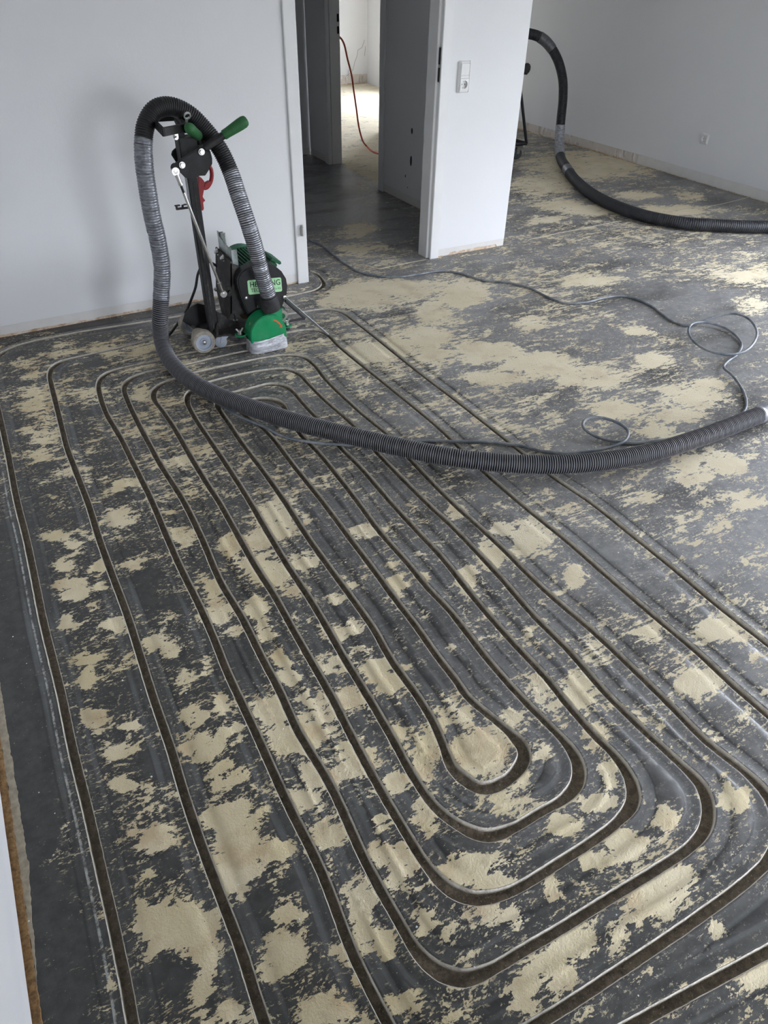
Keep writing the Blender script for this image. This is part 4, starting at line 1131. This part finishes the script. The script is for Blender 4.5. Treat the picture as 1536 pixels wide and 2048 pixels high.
bm = BM(); revolve(bm, [(0, .52), (.15, .52), (.155, .56), (.14, .72), (.09, .80), (0, .81)], (VX - .1, VY, 0), (0, 0, 1), 36); obj('motor_head', bm, M_BLK, VA, True)
kb = P(1052, 139, kk.y)
bm = BM(); revolve(bm, [(0, -.04), (.022, -.034), (.034, -.01), (.036, .012), (.03, .034), (.016, .046), (0, .05)], kb, (.35, 0, 1), 20)
cyl(bm, kb, tp + Vector((-.02, 0, 0)), .01, 10)
obj('knob', bm, M_RUB, VA, True)
bm = BM()
hp = [(VX - .1, VY + .02, .816), (VX - .08, VY + .03, .90), (VX + .05, VY + .04, .955)] + [P(px, py, y) for px, py, y in ((1040, 65, 6.0), (1061, 68, 5.98), (1079, 74, 5.94), (1097, 89, 5.9), (1115, 119, 5.84), (1125, 157, 5.78), (1126, 195, 5.72), (1122, 237, 5.66))] + [P(1119, 275, 5.60), F(1120, 308, .055), F(1134, 338, .045), F(1153, 363, .045), F(1188, 391, .045), F(1237, 415, .045), F(1297, 434, .045), F(1366, 446, .045), F(1436, 451, .045), F(1540, 454, .045), F(1640, 452, .045), F(1700, 470, .045), F(1760, 520, .045)]
V2h = thing('vacuum_hose', (4.7, 5.2, 0), 'smooth dark vacuum hose rising from the floor at the right wall to the hidden vacuum', 'hose')
path, us, ss = crom([(p[0], p[1], p[2]) for p in hp], .003)
R0 = .041
HO = V2h
def seg2(name, u0, u1, m, dr, amp, label=None, pitch=.014):
    i0, i1 = np.searchsorted(us, u0), np.searchsorted(us, u1)
    r, c = ribs(ss[i0:i1 + 1], pitch, R0 + dr, amp, 1.5)
    bm = BM(); sweep(bm, path[i0:i1 + 1], r, 20, True, c)
    return obj(name, bm, m, V2h, 'all', label)
seg2('hose_tube', 0, 23, M_HOSE2, 0, .0022)
M_TAPE2 = simple('dull_grey_tape', lin(104, 104, 108), .4, .2, .2, 40)
seg2('tape_wrap', 5.0, 6.35, M_TAPE2, .0035, .001, 'dull grey tape band near the top')
seg2('tape_wrap', 10.35, 12.1, M_TAPE, .003, .003, 'bright silver tape sleeve above the floor', .018)
seg2('tape_wrap', 13.0, 13.35, M_TAPE2, .003, .001, 'narrow grey tape band on the bend')

# ------------------------------------------------------------------ cables
def cable(name, pts, r, m, label, cat):
    bm = BM(); tube(bm, pts, r, 10, .008)
    return tag(obj(name, bm, m, None, 'all'), label, cat)
Z = .0062
lp = [(600, 473, 0), (613, 478, 0), (640, 489, 0), (665, 508, 0), (690, 528, 0), (720, 544, 0), (760, 553, 0), (800, 553.5, 0), (840, 548, 0), (880, 542, 0), (918, 546, 0), (965, 560, 0), (1021, 566, 0), (1059, 576, 0), (1093, 593, 0), (1128, 606, 0), (1170, 605, 0), (1209, 595.5, 0), (1243, 592, 0), (1273, 598, 0), (1307, 615, 0), (1341, 640, 0), (1371, 651, .0), (1405, 642.5, .01), (1435, 632, .03), (1469, 627.5, .045), (1495, 636, .05), (1513, 660, .045), (1508, 685, .035), (1486, 704, .022), (1452, 709, .022), (1414, 700, .024), (1388, 683, .022), (1377, 662, .018), (1386, 647, .02), (1414, 645, .012), (1448, 655, .006), (1473, 672, .003), (1483, 690, 0), (1474, 709, 0), (1454, 724, .006), (1448, 736, .012), (1463, 749, .008), (1481, 773, .002), (1492, 800, 0), (1488, 823, 0), (1466, 838, 0), (1428, 855, 0), (1392, 868, 0), (1350, 877, 0), (1307, 881.6, 0), (1264, 886, 0), (1222, 881.6, .003), (1188, 871, .012), (1167, 855, .022), (1170, 840, .03), (1196, 835, .032), (1230, 843, .03), (1255, 860, .024), (1251, 880, .018), (1222, 894, .013), (1179, 903, .006), (1136, 907, 0), (1093, 903.5, 0), (1029, 890, 0), (965, 884, 0), (912, 883, 0), (850, 882, 0), (800, 885, 0), (756, 888.5, 0), (713, 890, 0), (667, 888, 0), (613, 883, 0), (567, 873, 0), (527, 853, 0), (490, 838, 0), (462, 824, 0), (436, 806, 0), (405, 786, 0)]
cable('power_cable', [F(a, b, Z + c) for a, b, c in lp], .0060, M_CABLE, 'long grey power cable running from the corridor over the floor with two loose loops', 'cable')
op = [PX(676, 72, 3.03), PX(682, 77, 3.06), P(688, 88, 6.28), P(695, 118, 6.33), P(703, 150, 6.38), P(708, 185, 6.42), P(713, 220, 6.44), P(717, 250, 6.45), P(723, 275, 6.46), F(733, 292, .02), F(749, 305, .006), F(775, 311, .006), F(830, 320, .006)]
cable('extension_cord', op, .0075, M_CORDO, 'orange cable hanging from the far door jamb to the floor of the bright room', 'cable')

# ------------------------------------------------------------------ switches and sockets
def socket_insert(parent, c, u, n, s, big):
    """round socket well in a square insert; c centre, u = right vector, n = outward"""
    up = Vector((0, 0, 1))
    M = Matrix((u, up, n)).transposed()
    def at(bm):
        for v in bm.verts: v.co = M @ v.co + c
        bmesh.ops.recalc_face_normals(bm, faces=bm.faces)
    bm = BM(); h = s / 2; rr = s * .36; nseg = 32
    o_ = []; i_ = []; w_ = []; 
    for k in range(nseg):
        a = 2 * PI * k / nseg; ca, sa = math.cos(a), math.sin(a); mx = max(abs(ca), abs(sa))
        o_.append(bm.verts.new((h * ca / mx, h * sa / mx, .003))); i_.append(bm.verts.new((rr * ca, rr * sa, .003))); w_.append(bm.verts.new((rr * .97 * ca, rr * .97 * sa, -.010)))
    b_ = [bm.verts.new((v.co.x, v.co.y, -.011)) for v in o_]
    for k in range(nseg):
        j = (k + 1) % nseg
        bm.faces.new((o_[k], o_[j], i_[j], i_[k])); bm.faces.new((i_[k], i_[j], w_[j], w_[k])); bm.faces.new((b_[k], b_[j], o_[j], o_[k]))
    bm.faces.new(w_); bm.faces.new(b_)
    at(bm); ins = obj('socket_insert', bm, M_WHITE, parent, True)
    bm = BM()
    for sx in (-1, 1): revolve(bm, [(.0001, -.0101), (.0028, -.0101), (.0028, -.0094), (0, -.0094)], (sx * .0095, 0, 0), (0, 0, 1), 12)
    at(bm); obj('pin_hole', bm, M_HOLEB, ins)
    bm = BM()
    bm.free()
    for sy in (-1, 1):
        bm = BM(); box(bm, (-.003, sy * rr * .86 - .003, -.010), (.003, sy * rr * .86 + .003, -.002), .0005)
        at(bm); obj('earth_clip', bm, M_STEEL, ins)
def frame_plate(parent, c, u, n, wx, hz, holes, depth=.0135, slant=.006):
    """bevelled cover frame with square openings (list of (cz, size))"""
    M = Matrix((u, Vector((0, 0, 1)), n)).transposed()
    bm = BM()
    zs = [-hz / 2] ; 
    ed = sorted(holes)
    def blk(x0, x1, z0, z1): box(bm, (x0, z0, -.001), (x1, z1, depth), .0028)
    s = ed[0][1]
    blk(-wx / 2, -s / 2, -hz / 2, hz / 2); blk(s / 2, wx / 2, -hz / 2, hz / 2)
    z = -hz / 2
    for cz, s in ed:
        blk(-s / 2 - .001, s / 2 + .001, z, cz - s / 2); z = cz + s / 2
    blk(-s / 2 - .001, s / 2 + .001, z, hz / 2)
    for v in bm.verts:                       # sloping outer edge
        if v.co.z > depth * .5:
            if abs(v.co.x) > wx / 2 - .004: v.co.x -= math.copysign(slant, v.co.x)
            if abs(v.co.y) > hz / 2 - .004: v.co.y -= math.copysign(slant, v.co.y)
    for v in bm.verts: v.co = M @ v.co + c
    return obj('frame', bm, M_WHITE, parent, True)
c = Vector((2.561, 3.7195, .968)); u, n = Vector((1, 0, 0)), Vector((0, -1, 0))
sw = thing('light_switch_and_socket', c, 'white double cover frame on the pier with a light switch above a socket', 'switch')
frame_plate(sw, c, u, n, .081, .152, [(-.0355, .056), (.0355, .056)])
bm = BM(); box(bm, (-.0272, .0355 - .0272, -.001), (.0272, .0355 + .0272, .0135), .0016)
for v in bm.verts: 
    x, y, z = v.co; v.co = c + Vector((x, -z - (y - .0355) * .05, y))
bmesh.ops.recalc_face_normals(bm, faces=bm.faces)
obj('rocker', bm, M_WHITE, sw, True)
socket_insert(sw, c + Vector((0, -.0115, -.0355)), u, n, .0548, True)
c = PX(1410, 277.5, XR - .001); u, n = Vector((0, -1, 0)), Vector((-1, 0, 0))
so = thing('wall_socket', c, 'single white wall socket low on the grey right wall', 'socket')
frame_plate(so, c, u, n, .081, .081, [(0, .056)], .015, .010)
socket_insert(so, c + n * .0122, u, n, .0548, True)

# ------------------------------------------------------------------ crumbs of plaster on the floor
bm = BM()
spots = [(282, 1380), (372, 1387), (221, 1524), (303, 1554), (220, 1163), (1181, 974), (1443, 1967), (790, 489), (832, 512), (838, 509), (1322, 1043), (1292, 1280), (1256, 625)]
for px, py in spots + [(random.uniform(20, 1500), random.uniform(750, 2000)) for _ in range(70)]:
    if 340 < px < 600 and py < 720: continue
    c = F(px, py); r = random.uniform(.0012, .0026)
    if abs(float(cdist([(c.x, c.y)])[0])) < .014: continue
    r_ = bmesh.ops.create_icosphere(bm, subdivisions=1, radius=r)
    for v in r_['verts']: v.co = Vector((v.co.x * random.uniform(.7, 1.3), v.co.y, v.co.z * .7)) + c + Vector((0, 0, r * .5))
tag(obj('plaster_crumbs', bm, simple('plaster_crumb', (.8, .79, .76), .9)), 'white plaster crumbs scattered over the milled floor', 'debris', None, 'stuff')
